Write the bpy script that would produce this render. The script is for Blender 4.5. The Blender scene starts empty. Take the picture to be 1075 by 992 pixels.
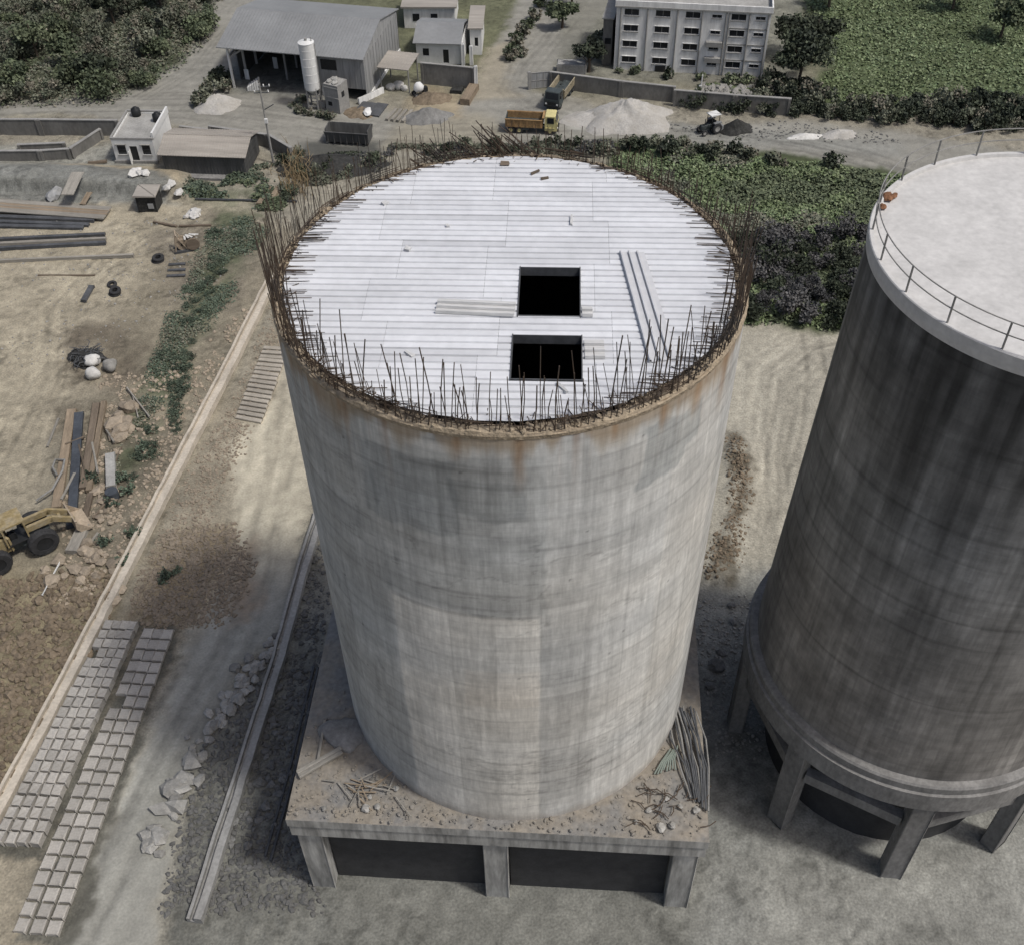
import bpy, math, random
import numpy as np
from mathutils import Vector, Matrix
random.seed(7)
R_ = math.radians
scene = bpy.context.scene
col = scene.collection

# ------------------------------------------------------------------ camera
F_PX, PITCH, ROLL = 1166.0, 0.7855, -0.0178
PW, PH = 1075.0, 992.0
CAM = np.array([-0.052, -47.18, 78.16])
_fw = np.array([0, math.cos(PITCH), -math.sin(PITCH)])
_up0 = np.array([0, math.sin(PITCH), math.cos(PITCH)])
_rt0 = np.array([1.0, 0, 0])
_rt = math.cos(ROLL) * _rt0 + math.sin(ROLL) * _up0
_up = -math.sin(ROLL) * _rt0 + math.cos(ROLL) * _up0

def G(u, v, z=0.0):
    """real-world point at height z that a survey mark of the photograph stands on"""
    d = _fw + (u - PW / 2) / F_PX * _rt - (v - PH / 2) / F_PX * _up
    return Vector(CAM + (z - CAM[2]) / d[2] * d)

def HZ(base, topv):
    """height of a vertical edge whose foot is at base"""
    p = G(*base)
    lo, hi = 0.0, 60.0
    for _ in range(40):
        m = (lo + hi) / 2
        d = np.array([p.x, p.y, m]) - CAM
        v = PH / 2 - F_PX * (d @ _up) / (d @ _fw)
        if v > topv: lo = m
        else: hi = m
    return lo

cam_d = bpy.data.cameras.new('camera')
cam_d.sensor_width = 36.0
cam_d.lens = F_PX / PW * 36.0
cam_d.clip_start = 0.5
cam_d.clip_end = 12000
cam = bpy.data.objects.new('camera', cam_d)
col.objects.link(cam)
mw = Matrix.Identity(4)
for i in range(3):
    mw[i][0], mw[i][1], mw[i][2], mw[i][3] = _rt[i], _up[i], -_fw[i], CAM[i]
cam.matrix_world = mw
scene.camera = cam

# ------------------------------------------------------------------ light
SUN_AZ_FRONT, SUN_EL = R_(25), R_(60)
sdir = Vector((math.cos(SUN_AZ_FRONT) * math.cos(SUN_EL), -math.sin(SUN_AZ_FRONT) * math.cos(SUN_EL), math.sin(SUN_EL)))
sl = bpy.data.lights.new('sun', 'SUN')
sl.energy = 2.0
sl.angle = R_(6)
sl.color = (1.0, 0.98, 0.95)
so = bpy.data.objects.new('sun', sl)
col.objects.link(so)
so.rotation_euler = sdir.to_track_quat('Z', 'Y').to_euler()
world = bpy.data.worlds.new('World')
scene.world = world
world.use_nodes = True
nt = world.node_tree
bg = nt.nodes['Background']
sky = nt.nodes.new('ShaderNodeTexSky')
sky.sky_type = 'NISHITA'
sky.sun_disc = False
sky.sun_elevation = SUN_EL
sky.sun_rotation = math.atan2(sdir.x, sdir.y)
sky.air_density = 0.9
sky.dust_density = 4.5
sky.ozone_density = 1.0
nt.links.new(sky.outputs[0], bg.inputs[0])
bg.inputs[1].default_value = 0.085
vs = scene.view_settings
vs.view_transform = 'Standard'
vs.look = 'None'
vs.gamma = 1.0
vs.exposure = 0.32
vs.use_curve_mapping = False
scene.render.engine = 'CYCLES'
scene.cycles.max_bounces = 6

# ------------------------------------------------------------------ numpy noise
_tab = np.random.RandomState(3).rand(256, 256)
def vnoise(x, y, s=0):
    x = np.asarray(x, float) + s * 17.31; y = np.asarray(y, float) + s * 9.77
    xi = np.floor(x).astype(int); yi = np.floor(y).astype(int)
    fx = x - xi; fy = y - yi
    fx = fx * fx * (3 - 2 * fx); fy = fy * fy * (3 - 2 * fy)
    a = _tab[xi & 255, yi & 255]; b = _tab[(xi + 1) & 255, yi & 255]
    c = _tab[xi & 255, (yi + 1) & 255]; d = _tab[(xi + 1) & 255, (yi + 1) & 255]
    return (a * (1 - fx) + b * fx) * (1 - fy) + (c * (1 - fx) + d * fx) * fy
def fbm(x, y, s=0, o=4):
    t = 0; a = 0.5; n = 0
    for i in range(o):
        t = t + a * vnoise(x * 2 ** i, y * 2 ** i, s + i); n += a; a *= 0.5
    return t / n
def sstep(a, b, x):
    t = np.clip((x - a) / (b - a), 0, 1)
    return t * t * (3 - 2 * t)

# ------------------------------------------------------------------ materials
def mat(name, c, rough=0.85, var=0.2, scale=0.8, bump=0.3, bscale=6.0, bdist=0.05, metal=0.0, stretch=(1, 1, 1),
        attr=False, rnd=0.0, c2=None, fine=0.12, fscale=None, weave=0.0):
    m = bpy.data.materials.new(name)
    m.use_nodes = True
    N = m.node_tree.nodes; L = m.node_tree.links
    P = N['Principled BSDF']
    P.inputs['Roughness'].default_value = rough
    P.inputs['Metallic'].default_value = metal
    P.inputs['Specular IOR Level'].default_value = 0.25
    tc = N.new('ShaderNodeTexCoord'); mp = N.new('ShaderNodeMapping')
    mp.inputs['Scale'].default_value = stretch
    L.new(tc.outputs['Object'], mp.inputs[0])
    n1 = N.new('ShaderNodeTexNoise'); n1.inputs['Scale'].default_value = scale; n1.inputs['Detail'].default_value = 6
    n1.inputs['Roughness'].default_value = 0.62
    n2 = N.new('ShaderNodeTexNoise'); n2.inputs['Scale'].default_value = fscale or bscale; n2.inputs['Detail'].default_value = 4
    L.new(mp.outputs[0], n1.inputs[0]); L.new(mp.outputs[0], n2.inputs[0])
    if attr:
        src = N.new('ShaderNodeAttribute'); src.attribute_name = 'Col'; cs = src.outputs['Color']
    elif c2 is not None:
        mx = N.new('ShaderNodeMix'); mx.data_type = 'RGBA'
        rm = N.new('ShaderNodeMapRange'); rm.inputs[1].default_value = 0.42; rm.inputs[2].default_value = 0.62
        L.new(n1.outputs[0], rm.inputs[0]); L.new(rm.outputs[0], mx.inputs[0])
        mx.inputs[6].default_value = (*c, 1); mx.inputs[7].default_value = (*c2, 1); cs = mx.outputs[2]
    else:
        src = N.new('ShaderNodeRGB'); src.outputs[0].default_value = (*c, 1); cs = src.outputs[0]
    r1 = N.new('ShaderNodeMapRange')
    r1.inputs[1].default_value = 0.28; r1.inputs[2].default_value = 0.72
    r1.inputs[3].default_value = 1 - var; r1.inputs[4].default_value = 1 + var
    L.new(n1.outputs[0], r1.inputs[0])
    r2 = N.new('ShaderNodeMapRange')
    r2.inputs[1].default_value = 0.28; r2.inputs[2].default_value = 0.72
    r2.inputs[3].default_value = 1 - fine; r2.inputs[4].default_value = 1 + fine
    L.new(n2.outputs[0], r2.inputs[0])
    mu = N.new('ShaderNodeMath'); mu.operation = 'MULTIPLY'
    L.new(r1.outputs[0], mu.inputs[0]); L.new(r2.outputs[0], mu.inputs[1])
    fac = mu.outputs[0]
    if weave:
        for st, am in (((.8, .8, 11), weave), ((8, 8, .5), weave), ((2.5, 2.5, 2.5), weave * 1.2)):
            mw_ = N.new('ShaderNodeMapping'); mw_.inputs['Scale'].default_value = st
            L.new(tc.outputs['Object'], mw_.inputs[0])
            nw = N.new('ShaderNodeTexNoise'); nw.inputs['Scale'].default_value = 1.0; nw.inputs['Detail'].default_value = 6; nw.inputs['Roughness'].default_value = .7
            L.new(mw_.outputs[0], nw.inputs[0])
            rw = N.new('ShaderNodeMapRange'); rw.inputs[1].default_value = .3; rw.inputs[2].default_value = .7
            rw.inputs[3].default_value = 1 - am; rw.inputs[4].default_value = 1 + am
            L.new(nw.outputs[0], rw.inputs[0])
            mw2 = N.new('ShaderNodeMath'); mw2.operation = 'MULTIPLY'
            L.new(fac, mw2.inputs[0]); L.new(rw.outputs[0], mw2.inputs[1]); fac = mw2.outputs[0]
    if rnd:
        oi = N.new('ShaderNodeObjectInfo'); r3 = N.new('ShaderNodeMapRange')
        r3.inputs[3].default_value = 1 - rnd; r3.inputs[4].default_value = 1 + rnd
        L.new(oi.outputs['Random'], r3.inputs[0])
        m2 = N.new('ShaderNodeMath'); m2.operation = 'MULTIPLY'
        L.new(fac, m2.inputs[0]); L.new(r3.outputs[0], m2.inputs[1]); fac = m2.outputs[0]
    vm = N.new('ShaderNodeVectorMath'); vm.operation = 'SCALE'
    L.new(cs, vm.inputs[0]); L.new(fac, vm.inputs['Scale'])
    L.new(vm.outputs[0], P.inputs['Base Color'])
    if bump:
        bp = N.new('ShaderNodeBump'); bp.inputs['Strength'].default_value = bump; bp.inputs['Distance'].default_value = bdist
        n3 = N.new('ShaderNodeTexNoise'); n3.inputs['Scale'].default_value = bscale; n3.inputs['Detail'].default_value = 5
        L.new(mp.outputs[0], n3.inputs[0])
        L.new(n3.outputs[0], bp.inputs['Height']); L.new(bp.outputs[0], P.inputs['Normal'])
    return m

MT = {}
MT['ground'] = mat('ground_soil', (0, 0, 0), 0.95, 0.18, 1.1, 0.7, 4.0, 0.12, attr=True, fine=0.25, fscale=5.5)
MT['road'] = mat('road_dust', (0, 0, 0), 0.95, 0.12, 0.9, 0.45, 4.0, 0.08, attr=True, fine=0.13, fscale=5.0)
MT['wall'] = mat('silo_concrete', (0, 0, 0), 0.8, 0.10, 0.5, 0.25, 2.5, 0.03, attr=True, stretch=(2.2, 2.2, 0.35), fine=0.09, fscale=3.0, weave=0.07)
MT['concrete'] = mat('concrete', (0.30, 0.295, 0.275), 0.85, 0.22, 0.5, 0.3, 4, 0.03, fine=0.12)
MT['old_concrete'] = mat('old_concrete', (0.20, 0.195, 0.185), 0.88, 0.3, 0.5, 0.3, 4, 0.03, stretch=(1, 1, 0.5), fine=0.15)
MT['slab_soil'] = mat('slab_dust', (0.27, 0.24, 0.196), 0.95, 0.28, 0.35, 0.6, 3, 0.1, fine=0.2, c2=(0.165, 0.16, 0.15))
MT['fascia'] = mat('shuttered_concrete', (0.31, 0.305, 0.285), 0.85, 0.5, 0.9, 0.2, 3, 0.03, stretch=(1.5, 1.5, 0.25), fine=0.18)
MT['block'] = mat('cast_block', (0.35, 0.33, 0.295), 0.9, 0.2, 1.2, 0.4, 6, 0.03, rnd=0.16, fine=0.14)
MT['sleeper'] = mat('cast_slab', (0.33, 0.30, 0.25), 0.9, 0.2, 1.0, 0.4, 6, 0.03, rnd=0.12)
MT['channel'] = mat('channel_concrete', (0.46, 0.41, 0.335), 0.9, 0.25, 0.4, 0.4, 4, 0.04, fine=0.15)
MT['channel_grey'] = mat('channel_grey', (0.27, 0.265, 0.25), 0.9, 0.25, 0.4, 0.4, 4, 0.04, fine=0.15)
MT['deck'] = mat('deck_sheet', (0.52, 0.525, 0.535), 0.5, 0.09, 0.35, 0.08, 2, 0.02, fine=0.05, attr=True)
MT['loose_deck'] = mat('loose_sheet', (0.50, 0.505, 0.515), 0.5, 0.09, 0.5, 0.08, 2, 0.02, fine=0.05)
MT['pale_roof'] = mat('pale_screed', (0.50, 0.49, 0.47), 0.8, 0.10, 0.5, 0.2, 3, 0.02, fine=0.10)
MT['deck_old'] = mat('deck_weathered', (0.50, 0.50, 0.49), 0.6, 0.15, 1.0, 0.1, 4, 0.02, fine=0.08, stretch=(0.4, 4, 1))
MT['rim'] = mat('rim_rough', (0.36, 0.295, 0.21), 0.95, 0.35, 0.9, 0.9, 5, 0.12, fine=0.3, c2=(0.22, 0.18, 0.13))
MT['rebar'] = mat('rusty_rebar', (0.088, 0.063, 0.044), 0.8, 0.4, 0.4, 0, fine=0.2, c2=(0.036, 0.032, 0.029))
MT['rust'] = mat('rust', (0.17, 0.085, 0.045), 0.85, 0.35, 1.5, 0.3, 8, fine=0.2)
MT['steel'] = mat('dark_steel', (0.075, 0.078, 0.082), 0.6, 0.3, 0.8, 0.1, 4, fine=0.15)
MT['steel_blue'] = mat('bluish_steel', (0.055, 0.062, 0.072), 0.6, 0.3, 0.8, 0.1, 4, fine=0.15)
MT['pipe'] = mat('pipe_grey', (0.22, 0.215, 0.2), 0.6, 0.3, 0.8, 0, fine=0.12)
MT['plank'] = mat('timber', (0.22, 0.175, 0.125), 0.9, 0.3, 0.8, 0.3, 6, 0.02, stretch=(0.3, 3, 3), rnd=0.2, fine=0.2)
MT['plank_dark'] = mat('old_timber', (0.125, 0.10, 0.075), 0.9, 0.3, 0.8, 0.3, 6, 0.02, stretch=(0.3, 3, 3), rnd=0.25, fine=0.2)
MT['plank_grey'] = mat('grey_timber', (0.24, 0.225, 0.195), 0.9, 0.25, 0.8, 0.3, 6, 0.02, stretch=(0.3, 3, 3), rnd=0.2, fine=0.2)
MT['white'] = mat('white_paint', (0.62, 0.62, 0.60), 0.7, 0.12, 0.7, 0.1, 4, 0.02, stretch=(1, 1, 0.4), fine=0.06)
MT['whitewash'] = mat('weathered_whitewash', (0.66, 0.655, 0.63), 0.8, 0.22, 0.6, 0.1, 3, 0.02, stretch=(1.5, 1.5, 0.25), fine=0.1)
MT['trim'] = mat('grey_trim', (0.26, 0.255, 0.24), 0.8, 0.2, 0.8, 0.1, 4, fine=0.1)
MT['sheet'] = mat('grey_sheet_metal', (0.22, 0.225, 0.225), 0.55, 0.14, 0.2, 0.05, 2, fine=0.06)
MT['sheet_dark'] = mat('dark_sheet_metal', (0.085, 0.085, 0.082), 0.6, 0.3, 0.6, 0.05, 2, stretch=(2, 2, 0.2), fine=0.15)
MT['sheet_light'] = mat('light_sheet_metal', (0.27, 0.272, 0.268), 0.55, 0.2, 0.5, 0.05, 2, stretch=(2, 2, 0.2), fine=0.08)
MT['roof_tan'] = mat('faded_roof_sheet', (0.31, 0.285, 0.25), 0.7, 0.2, 0.4, 0.05, 2, stretch=(0.25, 2, 1), fine=0.1)
MT['compound'] = mat('compound_wall', (0.155, 0.15, 0.138), 0.9, 0.3, 0.4, 0.3, 3, 0.03, stretch=(1, 1, 0.5), fine=0.15)
MT['glass'] = mat('dark_glass', (0.02, 0.022, 0.025), 0.25, 0.2, 1, 0, fine=0.05)
MT['black'] = mat('black_plastic', (0.022, 0.023, 0.024), 0.55, 0.2, 1, 0.1, 5, fine=0.1)
MT['rubber'] = mat('tyre_rubber', (0.035, 0.035, 0.036), 0.85, 0.3, 2, 0.2, 8, fine=0.15)
MT['yellow'] = mat('faded_yellow_paint', (0.30, 0.235, 0.12), 0.75, 0.35, 1.4, 0.05, 4, fine=0.22, c2=(0.24, 0.205, 0.14))
MT['truck_yellow'] = mat('pale_yellow_paint', (0.52, 0.46, 0.22), 0.5, 0.15, 1.2, 0.05, 4, fine=0.1)
MT['truck_orange'] = mat('rusty_orange_body', (0.30, 0.19, 0.09), 0.7, 0.3, 1.0, 0.1, 4, fine=0.2)
MT['truck_tan'] = mat('tan_truck_body', (0.27, 0.235, 0.165), 0.7, 0.3, 1.0, 0.1, 4, fine=0.2)
MT['truck_dark'] = mat('dark_truck_paint', (0.055, 0.065, 0.065), 0.5, 0.25, 1.0, 0.05, 4, fine=0.15)
MT['bucket'] = mat('worn_bucket_steel', (0.33, 0.27, 0.20), 0.7, 0.3, 1.0, 0.2, 5, fine=0.2)
MT['stone'] = mat('stone', (0.27, 0.262, 0.24), 0.9, 0.25, 1.0, 0.4, 5, 0.04, rnd=0.25, fine=0.15)
MT['stone_tan'] = mat('tan_stone', (0.27, 0.225, 0.17), 0.9, 0.25, 1.0, 0.4, 5, 0.04, rnd=0.25, fine=0.15)
MT['stone_dark'] = mat('dark_stone', (0.15, 0.148, 0.14), 0.9, 0.3, 1.0, 0.4, 5, 0.04, rnd=0.25, fine=0.15)
MT['sack'] = mat('white_sack', (0.50, 0.49, 0.46), 0.9, 0.15, 1.5, 0.4, 4, 0.05, rnd=0.12, fine=0.1)
MT['heap_white'] = mat('pale_aggregate', (0.42, 0.405, 0.375), 0.95, 0.2, 0.5, 0.6, 4, 0.1, fine=0.15, c2=(0.30, 0.285, 0.255))
MT['heap_dark'] = mat('dark_spoil', (0.034, 0.034, 0.032), 0.95, 0.35, 0.7, 0.8, 3, 0.15, fine=0.25)
MT['heap_brown'] = mat('brown_spoil', (0.17, 0.135, 0.095), 0.95, 0.3, 0.7, 0.8, 3, 0.15, fine=0.25)
MT['leaf'] = mat('leaves', (0, 0, 0), 0.75, 0.15, 1.0, 0, attr=True, rnd=0.2, fine=0.1)
MT['bark'] = mat('bark', (0.10, 0.08, 0.06), 0.9, 0.3, 2, 0.5, 8, fine=0.2)
MT['dry'] = mat('dry_reed', (0.25, 0.19, 0.11), 0.9, 0.3, 1, 0, fine=0.2)
MT['green_pipe'] = mat('pale_green_hose', (0.19, 0.22, 0.19), 0.5, 0.15, 1, 0, fine=0.08)
MT['hole'] = mat('painted_shade', (0.05, 0.05, 0.05), 0.9, 0.2, 1, 0, fine=0.1)  # near-black: the dark of openings and undersides put into the colour

# ------------------------------------------------------------------ mesh builder
_t = (1 + 5 ** 0.5) / 2
ICO_V = np.array([(-1, _t, 0), (1, _t, 0), (-1, -_t, 0), (1, -_t, 0), (0, -1, _t), (0, 1, _t), (0, -1, -_t), (0, 1, -_t),
                  (_t, 0, -1), (_t, 0, 1), (-_t, 0, -1), (-_t, 0, 1)]) / math.sqrt(1 + _t * _t)
ICO_F = [(0, 11, 5), (0, 5, 1), (0, 1, 7), (0, 7, 10), (0, 10, 11), (1, 5, 9), (5, 11, 4), (11, 10, 2), (10, 7, 6), (7, 1, 8),
         (3, 9, 4), (3, 4, 2), (3, 2, 6), (3, 6, 8), (3, 8, 9), (4, 9, 5), (2, 4, 11), (6, 2, 10), (8, 6, 7), (9, 8, 1)]
def _subdiv(V, Fc):
    V = [tuple(v) for v in V]; cache = {}; out = []
    def mid(a, b):
        k = (min(a, b), max(a, b))
        if k not in cache:
            m = np.array(V[a]) + np.array(V[b]); m /= np.linalg.norm(m)
            cache[k] = len(V); V.append(tuple(m))
        return cache[k]
    for a, b, c in Fc:
        ab, bc, ca = mid(a, b), mid(b, c), mid(c, a)
        out += [(a, ab, ca), (b, bc, ab), (c, ca, bc), (ab, bc, ca)]
    return np.array(V), out
ICO2 = _subdiv(ICO_V, ICO_F)
ICO3 = _subdiv(*ICO2)

class MB:
    def __init__(s): s.v = []; s.f = []; s.c = []
    def add(s, V, Fc, M=None):
        o = len(s.v)
        for p in V:
            p = Vector(p)
            if M is not None: p = M @ p
            s.v.append((p.x, p.y, p.z))
        s.f += [tuple(i + o for i in q) for q in Fc]
        return s
    def box(s, cx, cy, cz, sx, sy, sz, rz=0.0, M=None, jit=0.0):
        V = []
        for dz in (-.5, .5):
            for dx, dy in ((-.5, -.5), (.5, -.5), (.5, .5), (-.5, .5)):
                V.append((dx * sx + random.uniform(-jit, jit), dy * sy + random.uniform(-jit, jit), dz * sz + random.uniform(-jit, jit)))
        T = Matrix.Translation((cx, cy, cz)) @ Matrix.Rotation(rz, 4, 'Z')
        if M is not None: T = M @ T
        return s.add(V, [(3, 2, 1, 0), (4, 5, 6, 7), (0, 1, 5, 4), (1, 2, 6, 5), (2, 3, 7, 6), (3, 0, 4, 7)], T)
    def cbox(s, cx, cy, cz, sx, sy, sz, b=0.04, rz=0.0, M=None, jit=0.0):
        """box with chamfered vertical and top edges"""
        V = []; n = 8
        def ring(x, y, z):
            q = []
            for (i, j) in ((-1, -1), (1, -1), (1, 1), (-1, 1)):
                a = (i * x, j * (y - b), z); c_ = (i * (x - b), j * y, z)
                q += [a, c_] if i * j < 0 else [c_, a]
            return q
        q = ring(sx / 2, sy / 2, -sz / 2)
        q = [q[1], q[2], q[3], q[4], q[5], q[6], q[7], q[0]]
        r1 = ring(sx / 2, sy / 2, sz / 2 - b); r1 = r1[1:] + r1[:1]
        r2 = ring(sx / 2 - b, sy / 2 - b, sz / 2); r2 = r2[1:] + r2[:1]
        V = [tuple(c_ + random.uniform(-jit, jit) for c_ in p) for p in q + r1 + r2]
        Fc = [tuple(range(16, 24)), tuple(reversed(range(8)))]
        for k in (0, 8):
            for i in range(8):
                j = (i + 1) % 8
                Fc.append((k + i, k + j, k + 8 + j, k + 8 + i))
        T = Matrix.Translation((cx, cy, cz)) @ Matrix.Rotation(rz, 4, 'Z')
        if M is not None: T = M @ T
        return s.add(V, Fc, T)
    def beam(s, p0, p1, w, h):
        p0 = Vector(p0); p1 = Vector(p1); d = p1 - p0; L = d.length
        if L < 1e-6: return s
        z = Vector((0, 0, 1)); x = d.normalized()
        if abs(x.z) > 0.98: z = Vector((0, 1, 0))
        y = z.cross(x).normalized(); zz = x.cross(y)
        M = Matrix(((x.x, y.x, zz.x, p0.x), (x.y, y.y, zz.y, p0.y), (x.z, y.z, zz.z, p0.z), (0, 0, 0, 1)))
        return s.box(L / 2, 0, 0, L, w, h, M=M)
    def tube(s, pts, r, n=6, r1=None):
        pts = [Vector(p) for p in pts]; m = len(pts); o = len(s.v)
        up = Vector((0.13, 0.21, 1)).normalized()
        for i, p in enumerate(pts):
            d = (pts[min(i + 1, m - 1)] - pts[max(i - 1, 0)]).normalized()
            a = d.cross(up)
            if a.length < 0.05: a = d.cross(Vector((1, 0.2, 0)))
            a.normalize(); b = d.cross(a)
            rr = r if r1 is None else r + (r1 - r) * i / max(1, m - 1)
            for k in range(n):
                t = 2 * math.pi * k / n
                q = p + a * (rr * math.cos(t)) + b * (rr * math.sin(t))
                s.v.append((q.x, q.y, q.z))
        for i in range(m - 1):
            for k in range(n):
                k2 = (k + 1) % n
                s.f.append((o + i * n + k, o + i * n + k2, o + (i + 1) * n + k2, o + (i + 1) * n + k))
        s.f.append(tuple(o + k for k in reversed(range(n)))); s.f.append(tuple(o + (m - 1) * n + k for k in range(n)))
        return s
    def lathe(s, prof, n=48, M=None, a0=0.0, a1=2 * math.pi):
        full = abs(a1 - a0 - 2 * math.pi) < 1e-6
        V = []; Fc = []; m = len(prof); cnt = n if full else n + 1
        for i in range(cnt):
            t = a0 + (a1 - a0) * i / n
            for r, z in prof: V.append((r * math.cos(t), r * math.sin(t), z))
        for i in range(n):
            j = (i + 1) % cnt
            for k in range(m - 1):
                Fc.append((i * m + k, j * m + k, j * m + k + 1, i * m + k + 1))
        return s.add(V, Fc, M)
    def rock(s, p, r, sq=(1, 1, .7), lvl=1, jit=.18):
        V, Fc = (ICO_V, ICO_F) if lvl == 0 else (ICO2 if lvl == 1 else ICO3)
        a = random.uniform(0, 6.28); k = random.uniform(0, 9); ca, sa = math.cos(a), math.sin(a)
        o = len(s.v)
        for x, y, z in V:
            q = r * (1 + random.uniform(-jit, jit) + .18 * math.sin(3 * x + k) * math.cos(2.5 * y - k))
            X = x * q * sq[0]; Y = y * q * sq[1]; Z = z * q * sq[2]
            s.v.append((p[0] + X * ca - Y * sa, p[1] + X * sa + Y * ca, p[2] + Z))
        s.f += [tuple(i + o for i in f) for f in Fc]
        return s
    def prism(s, poly, z0, z1, M=None):
        n = len(poly)
        V = [(x, y, z0) for x, y in poly] + [(x, y, z1) for x, y in poly]
        Fc = [tuple(reversed(range(n))), tuple(range(n, 2 * n))] + [(i, (i + 1) % n, n + (i + 1) % n, n + i) for i in range(n)]
        return s.add(V, Fc, M)
    def leaf(s, p, sz, c, up=.4):
        n = Vector((random.gauss(0, 1), random.gauss(0, 1), random.gauss(0, 1) + up)); n.normalize()
        a = n.orthogonal().normalized(); a.rotate(Matrix.Rotation(random.uniform(0, 6.28), 3, n)); b = n.cross(a)
        w = sz * random.uniform(.6, 1.2) * .5; h = sz * random.uniform(.8, 1.5) * .5
        o = len(s.v); p = Vector(p)
        for i, j in ((-1, 0), (0, -1), (1, .1), (0, 1)):
            q = p + a * (h * i) + b * (w * j)
            s.v.append((q.x, q.y, q.z))
        s.f.append((o, o + 1, o + 2, o + 3)); s.c.append(c)
    def build(s, name, m, parent=None, smooth=False, loc=None, rz=0.0):
        me = bpy.data.meshes.new(name)
        me.from_pydata(s.v, [], s.f); me.update()
        me.materials.append(m)
        if s.c:
            at = me.attributes.new('Col', 'FLOAT_COLOR', 'FACE')
            at.data.foreach_set('color', np.array([(*c, 1) for c in s.c], np.float32).ravel())
        if smooth:
            me.polygons.foreach_set('use_smooth', [True] * len(me.polygons))
        o = bpy.data.objects.new(name, me)
        col.objects.link(o)
        if parent is not None: o.parent = parent
        if loc is not None: o.location = loc
        o.rotation_euler.z = rz
        return o

def tag(o, label, cat, group=None):
    o['label'] = label; o['category'] = cat; o['kind'] = 'thing'
    if group: o['group'] = group
    return o
def kind(o, k): o['kind'] = k; return o
def thing(name, label, cat, loc=(0, 0, 0), rz=0.0, group=None):
    o = bpy.data.objects.new(name, None)
    col.objects.link(o); o.location = loc; o.rotation_euler.z = rz; o.empty_display_size = .3
    return tag(o, label, cat, group)
KIDS = {}
def copy_tree(o, parent=None):
    c = o.copy(); col.objects.link(c)
    if parent is not None: c.parent = parent
    for ch in o.children: copy_tree(ch, c)
    return c
def dup(o, loc, rz=0.0, label=None, sc=None, rx=None):
    c = copy_tree(o); c.location = loc
    c.rotation_euler.z = rz
    if sc is not None: c.scale = sc
    if label: c['label'] = label
    return c
def fr(a, b):
    A = G(*a); B = G(*b); d = B - A
    return A, math.atan2(d.y, d.x), d.length
def loc2(o, rz, p):
    d = p - o; c, s_ = math.cos(-rz), math.sin(-rz)
    return Vector((d.x * c - d.y * s_, d.x * s_ + d.y * c, d.z))

# ------------------------------------------------------------------ ground
def poly_sd(X, Y, poly):
    """signed distance, positive inside"""
    P = np.array(poly); n = len(P)
    ins = np.zeros(X.shape, bool); dm = np.full(X.shape, 1e9)
    for i in range(n):
        x0, y0 = P[i]; x1, y1 = P[(i + 1) % n]
        cond = ((y0 > Y) != (y1 > Y))
        with np.errstate(divide='ignore', invalid='ignore'):
            xi = (x1 - x0) * (Y - y0) / (y1 - y0 + 1e-12) + x0
        ins ^= cond & (X < xi)
        dx, dy = x1 - x0, y1 - y0
        t = np.clip(((X - x0) * dx + (Y - y0) * dy) / (dx * dx + dy * dy + 1e-9), 0, 1)
        dm = np.minimum(dm, np.hypot(X - x0 - t * dx, Y - y0 - t * dy))
    return np.where(ins, dm, -dm)
def gp(*px): return [tuple(G(u, v)[:2]) for u, v in px]
def line_d(X, Y, pts):
    dm = np.full(X.shape, 1e9); sg = np.zeros(X.shape)
    for (x0, y0), (x1, y1) in zip(pts[:-1], pts[1:]):
        dx, dy = x1 - x0, y1 - y0
        t = np.clip(((X - x0) * dx + (Y - y0) * dy) / (dx * dx + dy * dy), 0, 1)
        d = np.hypot(X - x0 - t * dx, Y - y0 - t * dy)
        s_ = np.sign(dx * (Y - y0) - dy * (X - x0))
        upd = d < dm
        dm = np.where(upd, d, dm); sg = np.where(upd, s_, sg)
    return dm * sg

STEP = 0.27
outx = [-4000, -2000, -900, -400, -200, -130]
xs = np.array(outx + list(np.arange(-96, 96.1, STEP)) + [-v for v in reversed(outx)])
ys = np.array([-3000, -900, -300, -100, -45] + list(np.arange(-26, 158, STEP)) + [180, 240, 400, 900, 2000, 5000])
X, Y = np.meshgrid(xs, ys, indexing='ij')
wx = X + 3.0 * (fbm(X * .22, Y * .22, 1) - .5) + 1.2 * (fbm(X * 1.1, Y * 1.1, 5, 3) - .5)
wy = Y + 3.0 * (fbm(X * .22, Y * .22, 2) - .5) + 1.2 * (fbm(X * 1.1, Y * 1.1, 6, 3) - .5)
C = np.empty(X.shape + (3,)); C[:] = (0.24, 0.215, 0.175)
def paint(poly, c, soft=1.5, amt=1.0, nz=0.0, ns=.5, seed=11):
    m = sstep(-soft, soft, poly_sd(wx, wy, poly)) * amt
    if nz: m = m * sstep(.5 - nz, .5 + nz * .4, fbm(X * ns, Y * ns, seed) + .0)
    C[:] = C * (1 - m[..., None]) + np.array(c) * m[..., None]
    return m
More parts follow.
